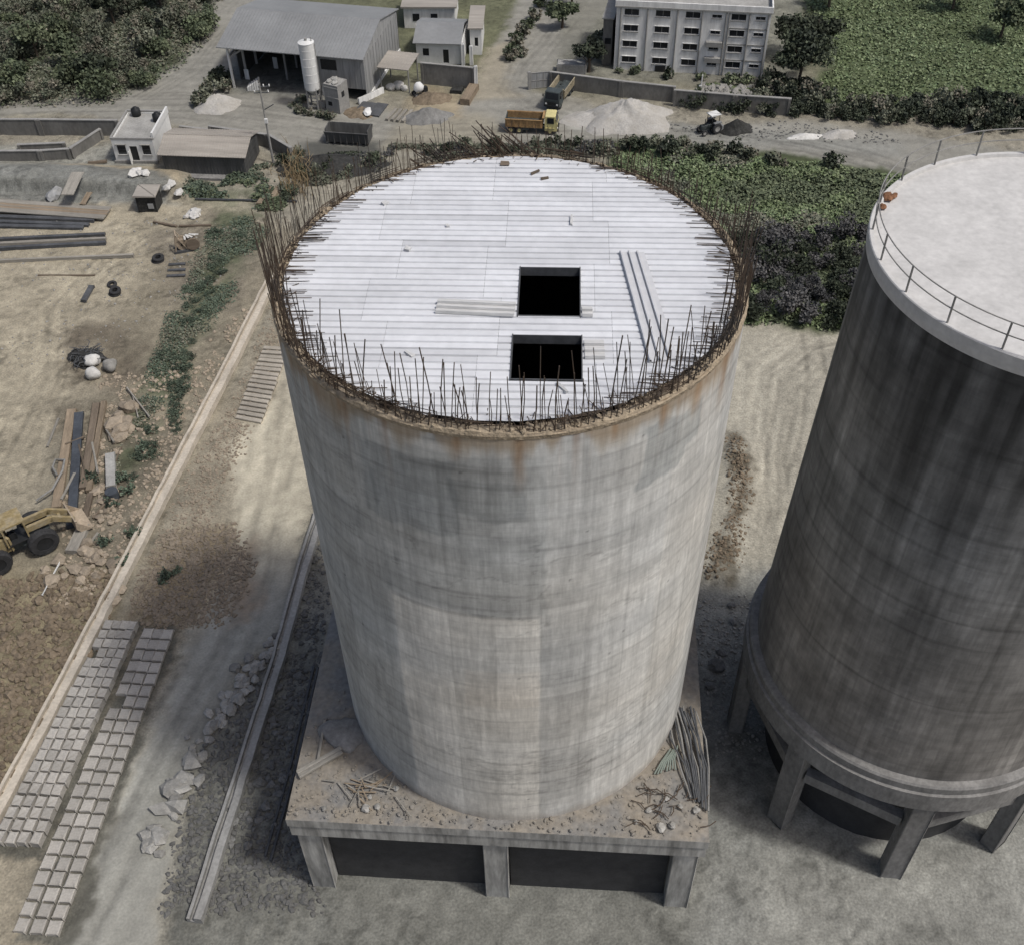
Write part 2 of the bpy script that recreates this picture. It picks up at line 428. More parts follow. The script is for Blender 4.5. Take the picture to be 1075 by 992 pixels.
# far country beyond the site
far = sstep(105, 125, Y + 12 * (fbm(X * .05, Y * .05, 9) - .5))
C[:] = C * (1 - far[..., None]) + np.array((0.12, 0.12, 0.075)) * far[..., None]
paint(gp((-200, 215), (130, 203), (250, 212), (300, 250), (240, 330), (120, 400), (60, 450), (45, 540), (-200, 640)), (0.31, 0.268, 0.205), 2)
paint(gp((150, 290), (235, 225), (300, 240), (290, 300), (200, 470), (120, 650), (50, 780), (-60, 900), (-200, 860), (-100, 640), (45, 560), (75, 440), (100, 400)), (0.215, 0.185, 0.14), 2.5)
paint(gp((60, 345), (120, 340), (190, 385), (130, 415), (70, 405)), (0.12, 0.098, 0.075), 1.5, .85, .4, .5)
paint(gp((60, 420), (140, 415), (200, 470), (110, 620), (50, 640)), (0.13, 0.11, 0.085), 1.5, .8, .35, .5)
paint(gp((150, 250), (240, 220), (290, 235), (250, 330), (190, 330)), (0.17, 0.145, 0.115), 1.5, .8, .3, .5)
paint(gp((-100, 610), (110, 600), (115, 650), (50, 760), (-60, 900)), (0.20, 0.165, 0.11), 1.5, 1)
paint(gp((230, 220), (290, 225), (250, 290), (215, 340), (180, 420), (150, 480), (110, 500), (140, 420), (190, 330)), (0.09, 0.10, 0.06), 1.5, .9, .25, .6)
paint(gp((300, 330), (340, 420), (320, 600), (250, 620), (120, 780), (60, 992), (-40, 1100), (-60, 1000), (130, 640), (220, 440)), (0.255, 0.22, 0.17), 1.2)
paint(gp((135, 640), (175, 560), (240, 545), (265, 600), (235, 650), (170, 660)), (0.235, 0.185, 0.125), 1.2, .9)
m_haul = paint(gp((305, 380), (330, 440), (322, 560), (305, 640), (262, 700), (235, 760), (190, 850), (150, 1060), (20, 1060), (95, 900), (190, 690), (232, 620), (245, 540), (235, 470), (275, 430), (290, 390)), (0.42, 0.372, 0.295), 1.0)
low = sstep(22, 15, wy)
C[:] = C * (1 - (m_haul * low)[..., None] * .8) + np.array((0.25, 0.245, 0.23)) * (m_haul * low)[..., None] * .8  # grey dust, and the silo's cast shadow painted into the lower haul road
paint(gp((245, 590), (268, 560), (268, 640), (240, 660)), (0.30, 0.215, 0.15), 1, .6)
paint(gp((334, 540), (310, 620), (262, 720), (205, 790), (160, 1060), (345, 1060), (345, 600)), (0.155, 0.15, 0.135), 1.0, .95)
paint(gp((360, 600), (740, 600), (800, 640), (800, 1100), (300, 1100)), (0.17, 0.165, 0.15), 1.5)
# right yard
m_yard = paint(gp((770, 335), (1200, 345), (1200, 640), (800, 640), (740, 660), (720, 640), (740, 480)), (0.33, 0.30, 0.25), 1.5)
paint(gp((720, 615), (800, 600), (1100, 640), (1100, 1100), (740, 1100)), (0.225, 0.22, 0.205), 1.5, .9)  # between the silos: grey dust with the right silo's shadow painted in
paint(gp((766, 452), (778, 456), (789, 500), (786, 545), (770, 560), (778, 585), (768, 612), (738, 612), (745, 575), (768, 545), (772, 500)), (0.105, 0.088, 0.066), .5, 1.0, .45, .9)
paint(gp((110, 648), (149, 650), (47, 900), (-14, 900)), (0.10, 0.093, 0.078), .3, 1)
paint(gp((150, 655), (188, 658), (66, 1000), (6, 1000)), (0.115, 0.108, 0.092), .4, 1)
# far road and yards
m_far = paint(gp((-120, 130), (-120, 98), (60, 108), (150, 88), (200, 55), (240, -30), (300, -30), (232, 95), (330, 100), (420, 118), (500, 102), (512, 62), (555, -20), (660, -20), (596, 58), (560, 95), (600, 104), (700, 130), (830, 128), (945, 140), (1300, 190), (1300, 240), (945, 188), (790, 168), (650, 158), (520, 158), (400, 165), (300, 162), (190, 132), (60, 120)), (0.245, 0.23, 0.205), 1.2)
paint(gp((395, 165), (420, 128), (500, 120), (540, 140), (520, 160)), (0.27, 0.24, 0.19), 2, .8)
paint(gp((440, 90), (490, 98), (480, 125), (430, 118)), (0.31, 0.25, 0.17), 1.5, .8)
paint(gp((500, 75), (515, 50), (540, 42), (530, 80), (545, 100), (500, 105)), (0.29, 0.25, 0.19), 1.5, .7)
paint(gp((245, 95), (390, 108), (390, 60), (240, 48)), (0.16, 0.155, 0.145), 1.0, .9)
paint(gp((600, 115), (700, 118), (700, 140), (600, 138)), (0.40, 0.385, 0.355), 1.5, .9, .45, .5)
paint(gp((830, 140), (945, 150), (945, 165), (720, 150), (710, 130)), (0.235, 0.23, 0.215), 1.5, .6)
paint(gp((320, 150), (400, 150), (400, 180), (310, 185)), (0.06, 0.06, 0.056), 1.2, .85)
paint(gp((-100, 155), (150, 150), (165, 200), (190, 215), (-100, 205)), (0.235, 0.225, 0.20), 1.5)
paint(gp((60, 178), (160, 176), (200, 188), (190, 205), (100, 190)), (0.32, 0.265, 0.19), 1.0, .8)
paint(gp((-100, 183), (150, 186), (190, 200), (180, 212), (-100, 207)), (0.175, 0.172, 0.16), .8, .9)
paint(gp((-150, 105), (120, 103), (190, 66), (240, -40), (-150, -40)), (0.075, 0.078, 0.052), 1.5)
paint(gp((630, 148), (800, 160), (1000, 190), (1300, 235), (1300, 370), (880, 345), (780, 342), (640, 220)), (0.07, 0.082, 0.042), 1.0)
paint(gp((845, 118), (870, 70), (850, 20), (850, -60), (1300, -60), (1300, 140), (950, 118)), (0.075, 0.092, 0.045), 1.5)
paint(gp((580, 78), (840, 95), (840, -60), (600, -60)), (0.19, 0.18, 0.155), 1.5, .8)
paint(gp((740, 90), (790, 94), (780, 102), (730, 98)), (0.10, 0.12, 0.055), 1.0, .8)
paint(gp((200, 195), (300, 200), (300, 225), (200, 212)), (0.12, 0.125, 0.08), 1.5, .7, .3, .5)
# tone noise, wheel tracks
nzs = 1 - .6 * np.clip(m_haul + m_far + m_yard, 0, 1)
C *= (1 + nzs * .60 * (fbm(X * .35, Y * .35, 21) - .5))[..., None] * (1 + nzs * .44 * (fbm(X * 1.6, Y * 1.6, 31, 3) - .5))[..., None] * np.array((.97, 1.0, .975))
spk = sstep(.62, .72, vnoise(X * 2.3, Y * 2.3, 33)) * sstep(.45, .6, fbm(X * .3, Y * .3, 36))
C *= (1 - .3 * spk * nzs)[..., None]
tr = np.sin((X * 1.0 + 5 * fbm(X * .05, Y * .05, 41, 2) * 2 + .12 * Y) * 2.6) * fbm(X * .25, Y * .07, 44)
C *= (1 + .03 * tr * sstep(.2, .8, m_yard))[..., None]
tr2 = np.sin((X * .93 - Y * .40 + 3 * fbm(X * .04, Y * .04, 47, 2)) * 2.4) * fbm(X * .2, Y * .2, 48)
C *= (1 + .10 * tr2 * sstep(.2, .8, m_haul))[..., None]
tr3 = np.sin((Y * 1.0 + .05 * X + 4 * fbm(X * .03, Y * .05, 57, 2)) * 2.0) * fbm(X * .06, Y * .3, 58)
C *= (1 + .10 * tr3 * sstep(.2, .8, m_far))[..., None]
def ruts(px, c, n=1, gauge=1.9, w=.30, spread=.6, seed=0):
    rr_ = random.Random(seed)
    for k in range(n):
        off = rr_.uniform(-spread, spread); pts = []
        P0 = [G(*p) for p in px]
        for i, p in enumerate(P0):
            d = (P0[min(i + 1, len(P0) - 1)] - P0[max(i - 1, 0)]).normalized(); nn = Vector((d.y, -d.x, 0))
            pts.append((p, nn, rr_.gauss(0, .25)))
        for sd_ in (-.5, .5):
            ln = [tuple((p + nn * (off + jj + sd_ * gauge))[:2]) for p, nn, jj in pts]
            m = sstep(w, w * .35, np.abs(line_d(X + .5 * (fbm(X * .25, Y * .25, 140) - .5), Y, ln))) * sstep(.3, .5, fbm(X * .3, Y * .3, 141 + k))
            C[:] = C * (1 + (c - 1) * m[..., None])
            RUT[:] = np.maximum(RUT, m)
RUT = np.zeros(X.shape)
ruts(((300, 400), (285, 470), (268, 540), (262, 600), (225, 690), (165, 800), (110, 900), (60, 1000)), .87, 4, 1.9, .34, 1.5, 1)
ruts(((285, 420), (270, 500), (255, 590), (215, 680), (150, 800), (95, 900)), 1.10, 3, 1.9, .36, 1.6, 2)
ruts(((900, 352), (850, 365), (815, 400), (800, 470), (800, 540), (790, 620), (775, 700)), .87, 5, 1.9, .34, 2.6, 3)
ruts(((880, 350), (830, 360), (795, 385), (790, 450), (800, 520), (795, 590)), 1.10, 4, 1.9, .36, 2.2, 4)
ruts(((850, 350), (860, 400), (850, 450), (830, 520), (810, 590)), .87, 3, 1.9, .32, 2.0, 5)
ruts(((1000, 210), (900, 172), (800, 150), (700, 142), (600, 140), (480, 145), (400, 140), (300, 125), (200, 110), (60, 112), (-80, 120)), .87, 6, 2.0, .38, 3.4, 6)
ruts(((1000, 195), (850, 155), (720, 138), (620, 130), (560, 115), (535, 95), (548, 70), (590, 20)), .87, 4, 2.0, .36, 2.4, 7)
ruts(((150, 105), (200, 75), (240, 30)), .87, 3, 2.0, .36, 1.6, 8)
ruts(((20, 480), (60, 400), (60, 330), (110, 270), (200, 235)), .87, 3, 2.0, .34, 2.5, 9)
ruts(((10, 430), (45, 380), (50, 320), (140, 250)), 1.15, 2, 2.0, .34, 2.0, 10)
Z = .22 * (fbm(X * .3, Y * .3, 61) - .5) + .12 * (fbm(X * 1.3, Y * 1.3, 66, 3) - .5)
rough_m = sstep(-1, 1, poly_sd(wx, wy, gp((-100, 610), (110, 600), (115, 650), (50, 760), (-60, 900)))) + \
          .7 * sstep(-1, 1, poly_sd(wx, wy, gp((334, 540), (310, 620), (262, 720), (205, 790), (160, 1060), (345, 1060), (345, 600)))) + \
          .5 * sstep(-1, 1, poly_sd(wx, wy, gp((135, 640), (175, 560), (240, 545), (265, 600), (235, 650))))
Z += rough_m * .5 * (fbm(X * .9, Y * .9, 71, 3) - .5)
flat = np.clip(sstep(0, 1, m_haul) + sstep(0, 1, m_far) + sstep(0, 1, m_yard) * .6, 0, 1)
Z *= 1 - .75 * flat
Z -= .05 * RUT
bank = line_d(X, Y, [tuple(G(-160, 202)[:2]), tuple(G(45, 203)[:2]), tuple(G(140, 207)[:2]), tuple(G(188, 209)[:2])])
endf = sstep(G(192, 209).x + 2, G(170, 209).x, X)
Z += 1.7 * endf * sstep(-.2, .9, bank) * sstep(9, 3.0, bank) * (.8 + .4 * fbm(X * .4, Y * .4, 81))
for (u, v, r, h) in ((778, 490, 2.2, .9), (768, 520, 2.4, .8), (760, 560, 2.6, .7), (756, 600, 2.2, .6), (775, 470, 1.6, .6)):
    p = G(u, v)
    Z += h * np.exp(-((X - p.x) ** 2 + (Y - p.y) ** 2) / r ** 2) * (.6 + .8 * fbm(X * .8, Y * .8, 91))
Z = np.where((np.abs(X) > 97) | (Y > 157) | (Y < -27), 0, Z)
NX, NY = X.shape
idx = np.arange(NX * NY).reshape(NX, NY)
quads = np.stack([idx[:-1, :-1], idx[1:, :-1], idx[1:, 1:], idx[:-1, 1:]], -1).reshape(-1, 4)
mid = lambda A: ((A[:-1, :-1] + A[1:, :-1] + A[1:, 1:] + A[:-1, 1:]) / 4).ravel()
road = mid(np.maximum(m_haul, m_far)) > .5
def grid_obj(name, sel, m):
    q = quads[sel]; used, inv = np.unique(q, return_inverse=True)
    co = np.stack([X.ravel()[used], Y.ravel()[used], Z.ravel()[used]], -1)
    me = bpy.data.meshes.new(name)
    me.from_pydata(co.tolist(), [], inv.reshape(-1, 4).tolist()); me.update()
    cc = np.concatenate([np.clip(C.reshape(-1, 3)[used], .01, .9), np.ones((len(used), 1))], 1)
    at = me.attributes.new('Col', 'FLOAT_COLOR', 'POINT'); at.data.foreach_set('color', cc.astype(np.float32).ravel())
    me.polygons.foreach_set('use_smooth', [True] * len(me.polygons))
    me.materials.append(m)
    o = bpy.data.objects.new(name, me); col.objects.link(o)
    return kind(o, 'structure')
grid_obj('ground', ~road, MT['ground'])
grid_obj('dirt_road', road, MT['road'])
def gz(x, y):
    i = np.clip(np.searchsorted(xs, x), 1, NX - 1); j = np.clip(np.searchsorted(ys, y), 1, NY - 1)
    return float(Z[i, j])
def GG(u, v, lift=0.0):
    p = G(u, v); p.z = gz(p.x, p.y) + lift; return p

#SECTION2
# ------------------------------------------------------------------ main silo
ZT, ZB, RW = 45.29, 10.8, 12.0
def grid_mesh(name, P, Fc, m, Cc=None, parent=None, smooth=True):
    me = bpy.data.meshes.new(name)
    me.from_pydata(P.tolist(), [], Fc.tolist() if hasattr(Fc, 'tolist') else Fc); me.update()
    if Cc is not None:
        cc = np.concatenate([np.clip(Cc, .01, .9), np.ones((len(Cc), 1))], 1)
        at = me.attributes.new('Col', 'FLOAT_COLOR', 'POINT'); at.data.foreach_set('color', cc.astype(np.float32).ravel())
    if smooth: me.polygons.foreach_set('use_smooth', [True] * len(me.polygons))
    me.materials.append(m)
    o = bpy.data.objects.new(name, me); col.objects.link(o)
    if parent: o.parent = parent
    return o
def cyl_grid(r, z0, z1, nt, nz, wob=0.0):
    th = np.linspace(-np.pi, np.pi, nt, endpoint=False); zz = np.linspace(z0, z1, nz)
    T, Zz = np.meshgrid(th, zz, indexing='ij')
    rr = r + wob
    P = np.stack([rr * np.sin(T), -rr * np.cos(T), Zz], -1).reshape(-1, 3)
    i = np.arange(nt * nz).reshape(nt, nz); j = np.roll(i, -1, 0)
    Fc = np.stack([i[:, :-1], j[:, :-1], j[:, 1:], i[:, 1:]], -1).reshape(-1, 4)
    return np.degrees(T), Zz, P, Fc
def mulc(Cc, f): Cc *= np.asarray(f)[..., None]
def mixc(Cc, c, m): Cc[:] = Cc * (1 - m[..., None]) + np.array(c) * m[..., None]

T, Zw, P, Fc = cyl_grid(RW, ZB, ZT, 900, 330)
rs = np.random.RandomState(5)
Cw = np.empty(T.shape + (3,)); Cw[:] = (0.50, 0.495, 0.468)
S = np.radians(T) * RW                                   # metres along the wall
npan = 31; pw = 360 / npan
pi_ = np.floor((T + 180 - .6) / pw).astype(int) % npan
edges = [ZB]
while edges[-1] < ZT: edges.append(edges[-1] + rs.uniform(1.0, 1.35))
li = np.searchsorted(edges, Zw) % len(edges)
pt = rs.uniform(-1, 1, npan); lt = rs.uniform(-1, 1, len(edges)); ct = rs.uniform(-1, 1, (npan, len(edges)))
mulc(Cw, 1 + .06 * pt[pi_] + .05 * lt[li] + .065 * ct[pi_, li])
hue = fbm(S * .12, Zw * .2, 3) - .5
Cw *= 1 + np.array([.07, 0.01, -.07]) * hue[..., None]
blotch = fbm(S * .25, Zw * .18, 8, 5)
mulc(Cw, .86 + .28 * blotch)
brush = fbm(S * .35 + Zw * .25, Zw * .9 - S * .12, 12, 4)
mulc(Cw, .86 + .28 * brush)
cr = np.abs(fbm(S * .22, Zw * .7, 14, 5) - .5); mulc(Cw, 1 - .20 * sstep(.022, .006, cr) * sstep(.45, .6, fbm(S * .15, Zw * .15, 15)))
gr = fbm(S * 2.4, Zw * 2.4, 16, 3); mulc(Cw, .93 + .14 * gr)
# ragged-edged wall patches: other pours, and side shade painted into the left
def pour_and_shade(t0, t1, z0, z1, f, c=None, rag=.5):
    e = (fbm(S * .5, Zw * .5, int(abs(t0 * 7 + z0)) % 50) - .5) * rag
    dt = np.minimum(T - t0, t1 - T) * RW * np.pi / 180 + e * .6
    dz = np.minimum(Zw - z0, z1 - Zw) + e
    m = sstep(-.12, .12, np.minimum(dt, dz))
    ff = 1 + (f - 1) * m
    mulc(Cw, ff)
    if c is not None: Cw[:] = Cw * (1 + (np.array(c) - 1) * m[..., None])
pour_and_shade(-33, 6.3, 9, 32.3, 1.2, (1.025, 1.0, .965))
pour_and_shade(6.3, 20, 9, 32.5, .86)
pour_and_shade(20, 30, 9, 40, 1.03)
pour_and_shade(-34, 7.5, 32.4, 44.0, .83, (.985, 1, 1.01), 1.2)
pour_and_shade(-36, -13, 38.6, 43.2, .77, (.98, 1, 1.015), 1.6)
pour_and_shade(-14, 3, 39.8, 42.2, .78, (.985, 1, 1.01), 1.2)
pour_and_shade(-27, -16, 36.0, 38.4, .90)
pour_and_shade(-12, 5.8, 15.9, 17.2, .86, None, .2)
pour_and_shade(-90, -33.5, 9, 45, .80, (.985, 1, 1.01), 1.0)  # left flank: shade on the side away from the sun, painted darker
pour_and_shade(40, 62, 20, 46, 1.08, (1.01, 1, .985), 1.0)
pour_and_shade(30, 50, 40.5, 44.3, .74, (.97, 1, 1.02), 2.5)
pour_and_shade(-14, 6.3, 24, 27.5, 1.0, (1.02, 1, .98), .4)
pour_and_shade(66, 88, 22, 46, 1.14, None, 2)
# board marks
bd = np.abs(((T + 180 - .6) / pw * 6) % 1 - .5) * 2
bt = rs.uniform(-1, 1, npan * 6 + 8)[np.floor((T + 180 - .6) / pw * 6).astype(int) % (npan * 6)]
mulc(Cw, 1 + .025 * bt)
mulc(Cw, 1 - .07 * sstep(.86, 1, bd) * fbm(S * .6, Zw * .3, 22))
pe = np.abs(((T + 180 - .6) / pw + .5) % 1 - .5) * pw
mulc(Cw, 1 - .14 * sstep(.55, .1, pe) * sstep(.35, .6, fbm(S * .1, Zw * .25, 25)))
zl = Zw + .10 * (fbm(S * .7, Zw * .05, 27) - .5)
for k, e in enumerate(edges[1:]):
    st = rs.uniform(.05, .22)
    mulc(Cw, 1 - st * sstep(.16, .03, np.abs(zl - e)) * sstep(.3, .6, fbm(S * .22, Zw * .1 + k, 30 + k % 9)))
mulc(Cw, 1 - .28 * sstep(.22, .04, np.abs(zl - 32.35)) * sstep(-34, -30, T) * sstep(7, 5, T))
mulc(Cw, 1 - .22 * sstep(.18, .04, np.abs(zl - 42.9)) * sstep(-30, -22, T) * sstep(3, -1, T))
# run-off streaks and rust below the starter bars
stn = fbm(S * 2.2, Zw * .06, 40, 4)
depth = ZT - Zw
mulc(Cw, 1 - .16 * sstep(.5, .75, stn) * np.exp(-depth / 14))
stw = fbm(S * 1.3, Zw * .04, 47, 4)
mulc(Cw, 1 + .09 * sstep(.52, .75, stw))
fl = fbm(S * .15, Zw * 3.2, 66, 3); mulc(Cw, 1 - .05 * sstep(.5, .68, fl))
fv = fbm(S * 3.0, Zw * .2, 67, 3); mulc(Cw, 1 - .10 * sstep(.5, .68, fv))
fp = np.floor(S / .62).astype(int), np.floor(Zw / .6).astype(int); mulc(Cw, 1 + .035 * (2 * _tab[fp[0] & 255, fp[1] & 255] - 1))
rl = .5 + 2.6 * np.clip(fbm(S * .9, 0 * S, 50, 4) - .28, 0, 1) ** 1.0 * 2
mixc(Cw, (0.30, 0.225, 0.14), .75 * sstep(rl, rl * .25, depth))
rk = sstep(.58, .74, fbm(S * 2.6, 0 * S + 1.5, 53, 3))
mixc(Cw, (0.23, 0.125, 0.06), .7 * rk * np.exp(-depth / 1.6))
for a, dpt, w in ((1.4, 4.2, .45), (-12, 2.2, .3), (46, 3.0, .5), (58, 4.5, .7), (35, 2.5, .35), (-41, 2, .3), (22, 1.8, .3)):
    mixc(Cw, (0.27, 0.165, 0.085), .62 * sstep(w, 0, np.abs((T - a) * RW * np.pi / 180 + .2 * (fbm(Zw, S, 60) - .5))) * sstep(dpt, dpt * .3, depth))
mixc(Cw, (0.25, 0.21, 0.16), .45 * sstep(1.2, .1, Zw - ZB + .8 * (fbm(S, Zw, 63) - .5)))
# tie holes
for k in range(26):
    a = rs.uniform(-80, 80); z = rs.uniform(13, 44)
    mulc(Cw, 1 - .5 * sstep(.11, .04, np.hypot((T - a) * RW * np.pi / 180, Zw - z)))

silo = thing('silo', 'unfinished round concrete silo with white sheeted top, rusty bars sticking up round its rim', 'silo', (0, 0, 0))
grid_mesh('wall', P, Fc, MT['wall'], Cw.reshape(-1, 3), silo)
# inner face of the wall below the openings, its darkness put into the colour
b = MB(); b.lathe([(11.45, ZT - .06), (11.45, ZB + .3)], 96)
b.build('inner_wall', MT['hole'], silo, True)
# ragged top of the wall
nt_, pr = 540, [(12.03, -.32), (12.06, -.12), (12.0, .02), (11.85, .10), (11.65, .10), (11.42, .02), (11.28, -.16)]
V = []; Fr = []
for i in range(nt_):
    a = 2 * math.pi * i / nt_
    for k, (r, z) in enumerate(pr):
        n1 = float(vnoise(i * .45, k * .9, 70)); n2 = float(vnoise(i * .13, k * .5, 71))
        rr = r + (n1 - .5) * (.05 if k < 3 else .16); zz = ZT + z + ((n1 - .5) * .16 + (n2 - .5) * .2 if k > 1 else (n1 - .5) * .04)
        V.append((rr * math.cos(a), rr * math.sin(a), zz))
m_ = len(pr)
for i in range(nt_):
    j = (i + 1) % nt_
    for k in range(m_ - 1): Fr.append((i * m_ + k, j * m_ + k, j * m_ + k + 1, i * m_ + k + 1))
b = MB(); b.add(V, Fr); b.build('rim', MT['rim'], silo)

# ribbed white deck
DY = R_(-3.0); ZD = ZT + .22
c_, s_ = math.cos(-DY), math.sin(-DY)
def dloc(p): return (p.x * c_ - p.y * s_, p.x * s_ + p.y * c_)
def dwld(x, y, z=0):
    c2, s2 = math.cos(DY), math.sin(DY)
    return Vector((x * c2 - y * s2, x * s2 + y * c2, z))
h1 = [dloc(G(u, v, ZD)) for u, v in ((545, 281), (609.5, 285), (610.5, 333), (542.5, 330))]
h2 = [dloc(G(u, v, ZD)) for u, v in ((537, 352), (611.5, 354), (612.5, 400), (535.5, 397))]
def rect(h): return (min(p[0] for p in h) + .08, max(p[0] for p in h) - .08, min(p[1] for p in h) + .05, max(p[1] for p in h) - .05)
H1, H2 = rect(h1), rect(h2)
b = MB(); RD = 11.42
def strip(b, x0, x1, y0, y1, z, e0, e1, tone):
    """one trough of sheeting; ends that reach the rim are cut to the circle"""
    prof = [(y0, z), (y1 - .15, z), (y1 - .115, z - .10), (y1 - .035, z - .10), (y1, z)] if y1 - y0 > .2 else [(y0, z), (y1, z)]
    def cx(y): return math.sqrt(max(.01, RD * RD - y * y))
    A = [(-cx(y) + e0 if x0 is None else x0, y, q) for y, q in prof]
    B = [(cx(y) + e1 if x1 is None else x1, y, q) for y, q in prof]
    n = len(prof)
    V = [tuple(dwld(*p[:2]) + Vector((0, 0, p[2]))) for p in A + B]
    b.add(V, [(i, n + i, n + i + 1, i + 1) for i in range(n - 1)])
    b.c += [tone] * (n - 1)
y = -RD + .04; k = 0
while y < RD - .04:
    y1 = min(y + .50, RD - .03)
    hx = math.sqrt(RD * RD - max(y * y, y1 * y1))
    cuts = [-7.0 + (1.3 if (k // 7) % 2 else 0), -1.2 + (.9 if (k // 9) % 2 else 0), 4.3 + (0.8 if (k // 8) % 2 else 0)]
    segs = [None] + [c0 for c0 in cuts if -hx + .4 < c0 < hx - .4] + [None]
    for q in range(len(segs) - 1):
        a, e = segs[q], segs[q + 1]
        z = ZD + (.006 if q % 2 else 0) + random.uniform(-.004, .004)
        t_ = random.uniform(.93, 1.05) * (.9 if random.random() < .07 else 1); tone = (.60 * t_, .61 * t_, .625 * t_)
        parts = [(a, e, y, y1)]
        for (X0, X1, Y0, Y1) in (H1, H2):
            np_ = []
            for (pa, pe, pya, pyb) in parts:
                la = -99 if pa is None else pa; le = 99 if pe is None else pe
                if pyb <= Y0 or pya >= Y1 or le <= X0 or la >= X1: np_.append((pa, pe, pya, pyb)); continue
                if pya < Y0 - .02: np_.append((pa, pe, pya, Y0))
                if pyb > Y1 + .02: np_.append((pa, pe, Y1, pyb))
                ma, mb = max(pya, Y0), min(pyb, Y1)
                if la < X0: np_.append((pa, X0, ma, mb))
                if le > X1: np_.append((X1, pe, ma, mb))
            parts = np_
        for (pa, pe, pya, pyb) in parts:
            if pyb - pya > .01: strip(b, None if pa is None else pa + .005, None if pe is None else pe - .005, pya, pyb, z, random.uniform(-.03, .10), random.uniform(-.10, .03), tone)
    y += .50; k += 1
b.build('roof_deck', MT['deck'], silo)
# upstand lining of the two openings, beams below the deck
for Hh in (H1, H2):
    X0, X1, Y0, Y1 = Hh; b = MB()
    D = Matrix.Rotation(DY, 4, 'Z')
    t = .05
    for (cx, cy, sx, sy) in ((X0 - t / 2, (Y0 + Y1) / 2, t, Y1 - Y0 + .2), (X1 + t / 2, (Y0 + Y1) / 2, t, Y1 - Y0 + .2)):
        b.box(cx, cy, ZD - .22, sx, sy, .52, M=D)
    for cy in (Y0 - t / 2, Y1 + t / 2): b.box((X0 + X1) / 2, cy, ZD - .22, X1 - X0 - .004, t, .5, M=D)
    b.build('hatch_frame', MT['steel'], silo)
for q in range(-5, 6):
    if any(Hh[0] - .2 < q * 2 < Hh[1] + .2 for Hh in (H1, H2)): continue
    L = math.sqrt(11.4 ** 2 - (q * 2) ** 2)
    b = MB(); b.box(q * 2, 0, ZD - .36, .16, 2 * L - .1, .3, M=Matrix.Rotation(DY, 4, 'Z'))
    b.build('deck_beam', MT['steel'], silo)

# starter bars
def bar_geo(b, a, r, h, lean_t, lean_r, rad, bend=0.0):
    er = Vector((math.sin(a), -math.cos(a), 0)); et = Vector((math.cos(a), math.sin(a), 0))
    p = er * r + Vector((0, 0, ZT - .1))
    d = (Vector((0, 0, 1)) + er * lean_r + et * lean_t).normalized()
    p1 = p + d * h * .55; p2 = p + d * h + et * bend
    b.tube([p, p1, p2], rad, 4)
rng = random.Random(11)
spec = []
for ringr, cnt in ((11.92, 235), (11.6, 215)):
    for i in range(cnt):
        a = -math.pi + 2 * math.pi * (i + rng.uniform(-.45, .45)) / cnt
        deg = math.degrees(a)
        clump = float(vnoise(deg * .11 + 30, ringr, 75))
        if rng.random() > .72 + .6 * clump: continue
        h = rng.uniform(1.5, 4.3) + 3.0 * max(0, clump - .45) * rng.uniform(.3, 1)
        lt_, lr_ = rng.gauss(0, .07), rng.gauss(.02, .06)
        if abs(deg) > 100: h *= .55; lr_ += .01
        rad_ = rng.uniform(.019, .030) if abs(deg) < 95 else rng.uniform(.016, .024)
        if 40 < deg < 75 and rng.random() < .25: lt_ -= rng.uniform(.1, .5)
        if deg < -70 and deg > -125: h += .5; lt_ -= .04; rad_ *= .85
        spec.append((a, ringr, h, lt_, lr_, rad_, rng.gauss(0, .06)))
spec.sort(key=lambda q: abs(q[0]))
near = [q for q in spec if q[2] > 1.0][:100]
rest = [q for q in spec if q not in near]
for q in near:
    b = MB(); bar_geo(b, *q); b.build('rebar', MT['rebar'], silo)
b = MB()
for q in rest: bar_geo(b, *q)
# bundles of taller tied bars at the far left and back
for i in range(60):
    a = R_(rng.uniform(-165, -75)); bar_geo(b, a, rng.uniform(11.5, 11.95), rng.uniform(1.0, 3.0), rng.gauss(-.02, .05), rng.gauss(.03, .04), .019, rng.gauss(0, .08))
for i in range(40):
    a = R_(rng.uniform(80, 185)); bar_geo(b, a, rng.uniform(11.5, 11.95), rng.uniform(.7, 2.0), rng.gauss(0, .08), rng.gauss(.02, .04), .019, rng.gauss(0, .08))
for i in range(26):
    a = R_(rng.uniform(168, 186)); bar_geo(b, a, rng.uniform(11.6, 12.0), rng.uniform(1.2, 3.2), rng.uniform(.6, 1.5), rng.uniform(-.1, .15), .028, 0)
for i in range(22):
    a = R_(rng.uniform(186, 205)); bar_geo(b, a, rng.uniform(11.6, 12.0), rng.uniform(.8, 2.2), rng.uniform(.5, 1.3), rng.uniform(-.1, .15), .028, 0)
kind(b.build('rebar', MT['rebar'], silo), 'stuff')
b = MB()
for i in range(240):
    yy = rng.uniform(-10.6, 10.6); sd_ = rng.choice((-1, 1)); xx = sd_ * math.sqrt(11.6 ** 2 - yy * yy)
    L = rng.uniform(.5, 1.7); p = dwld(xx, yy, 0) + Vector((0, 0, ZD + rng.uniform(.0, .05)))
    q = dwld(xx - sd_ * L, yy + rng.gauss(0, .05), 0) + Vector((0, 0, ZD + rng.uniform(.03, .1)))
    b.tube([p, q], rng.uniform(.012, .022), 4)
kind(b.build('lap_bar', MT['rebar'], silo), 'stuff')
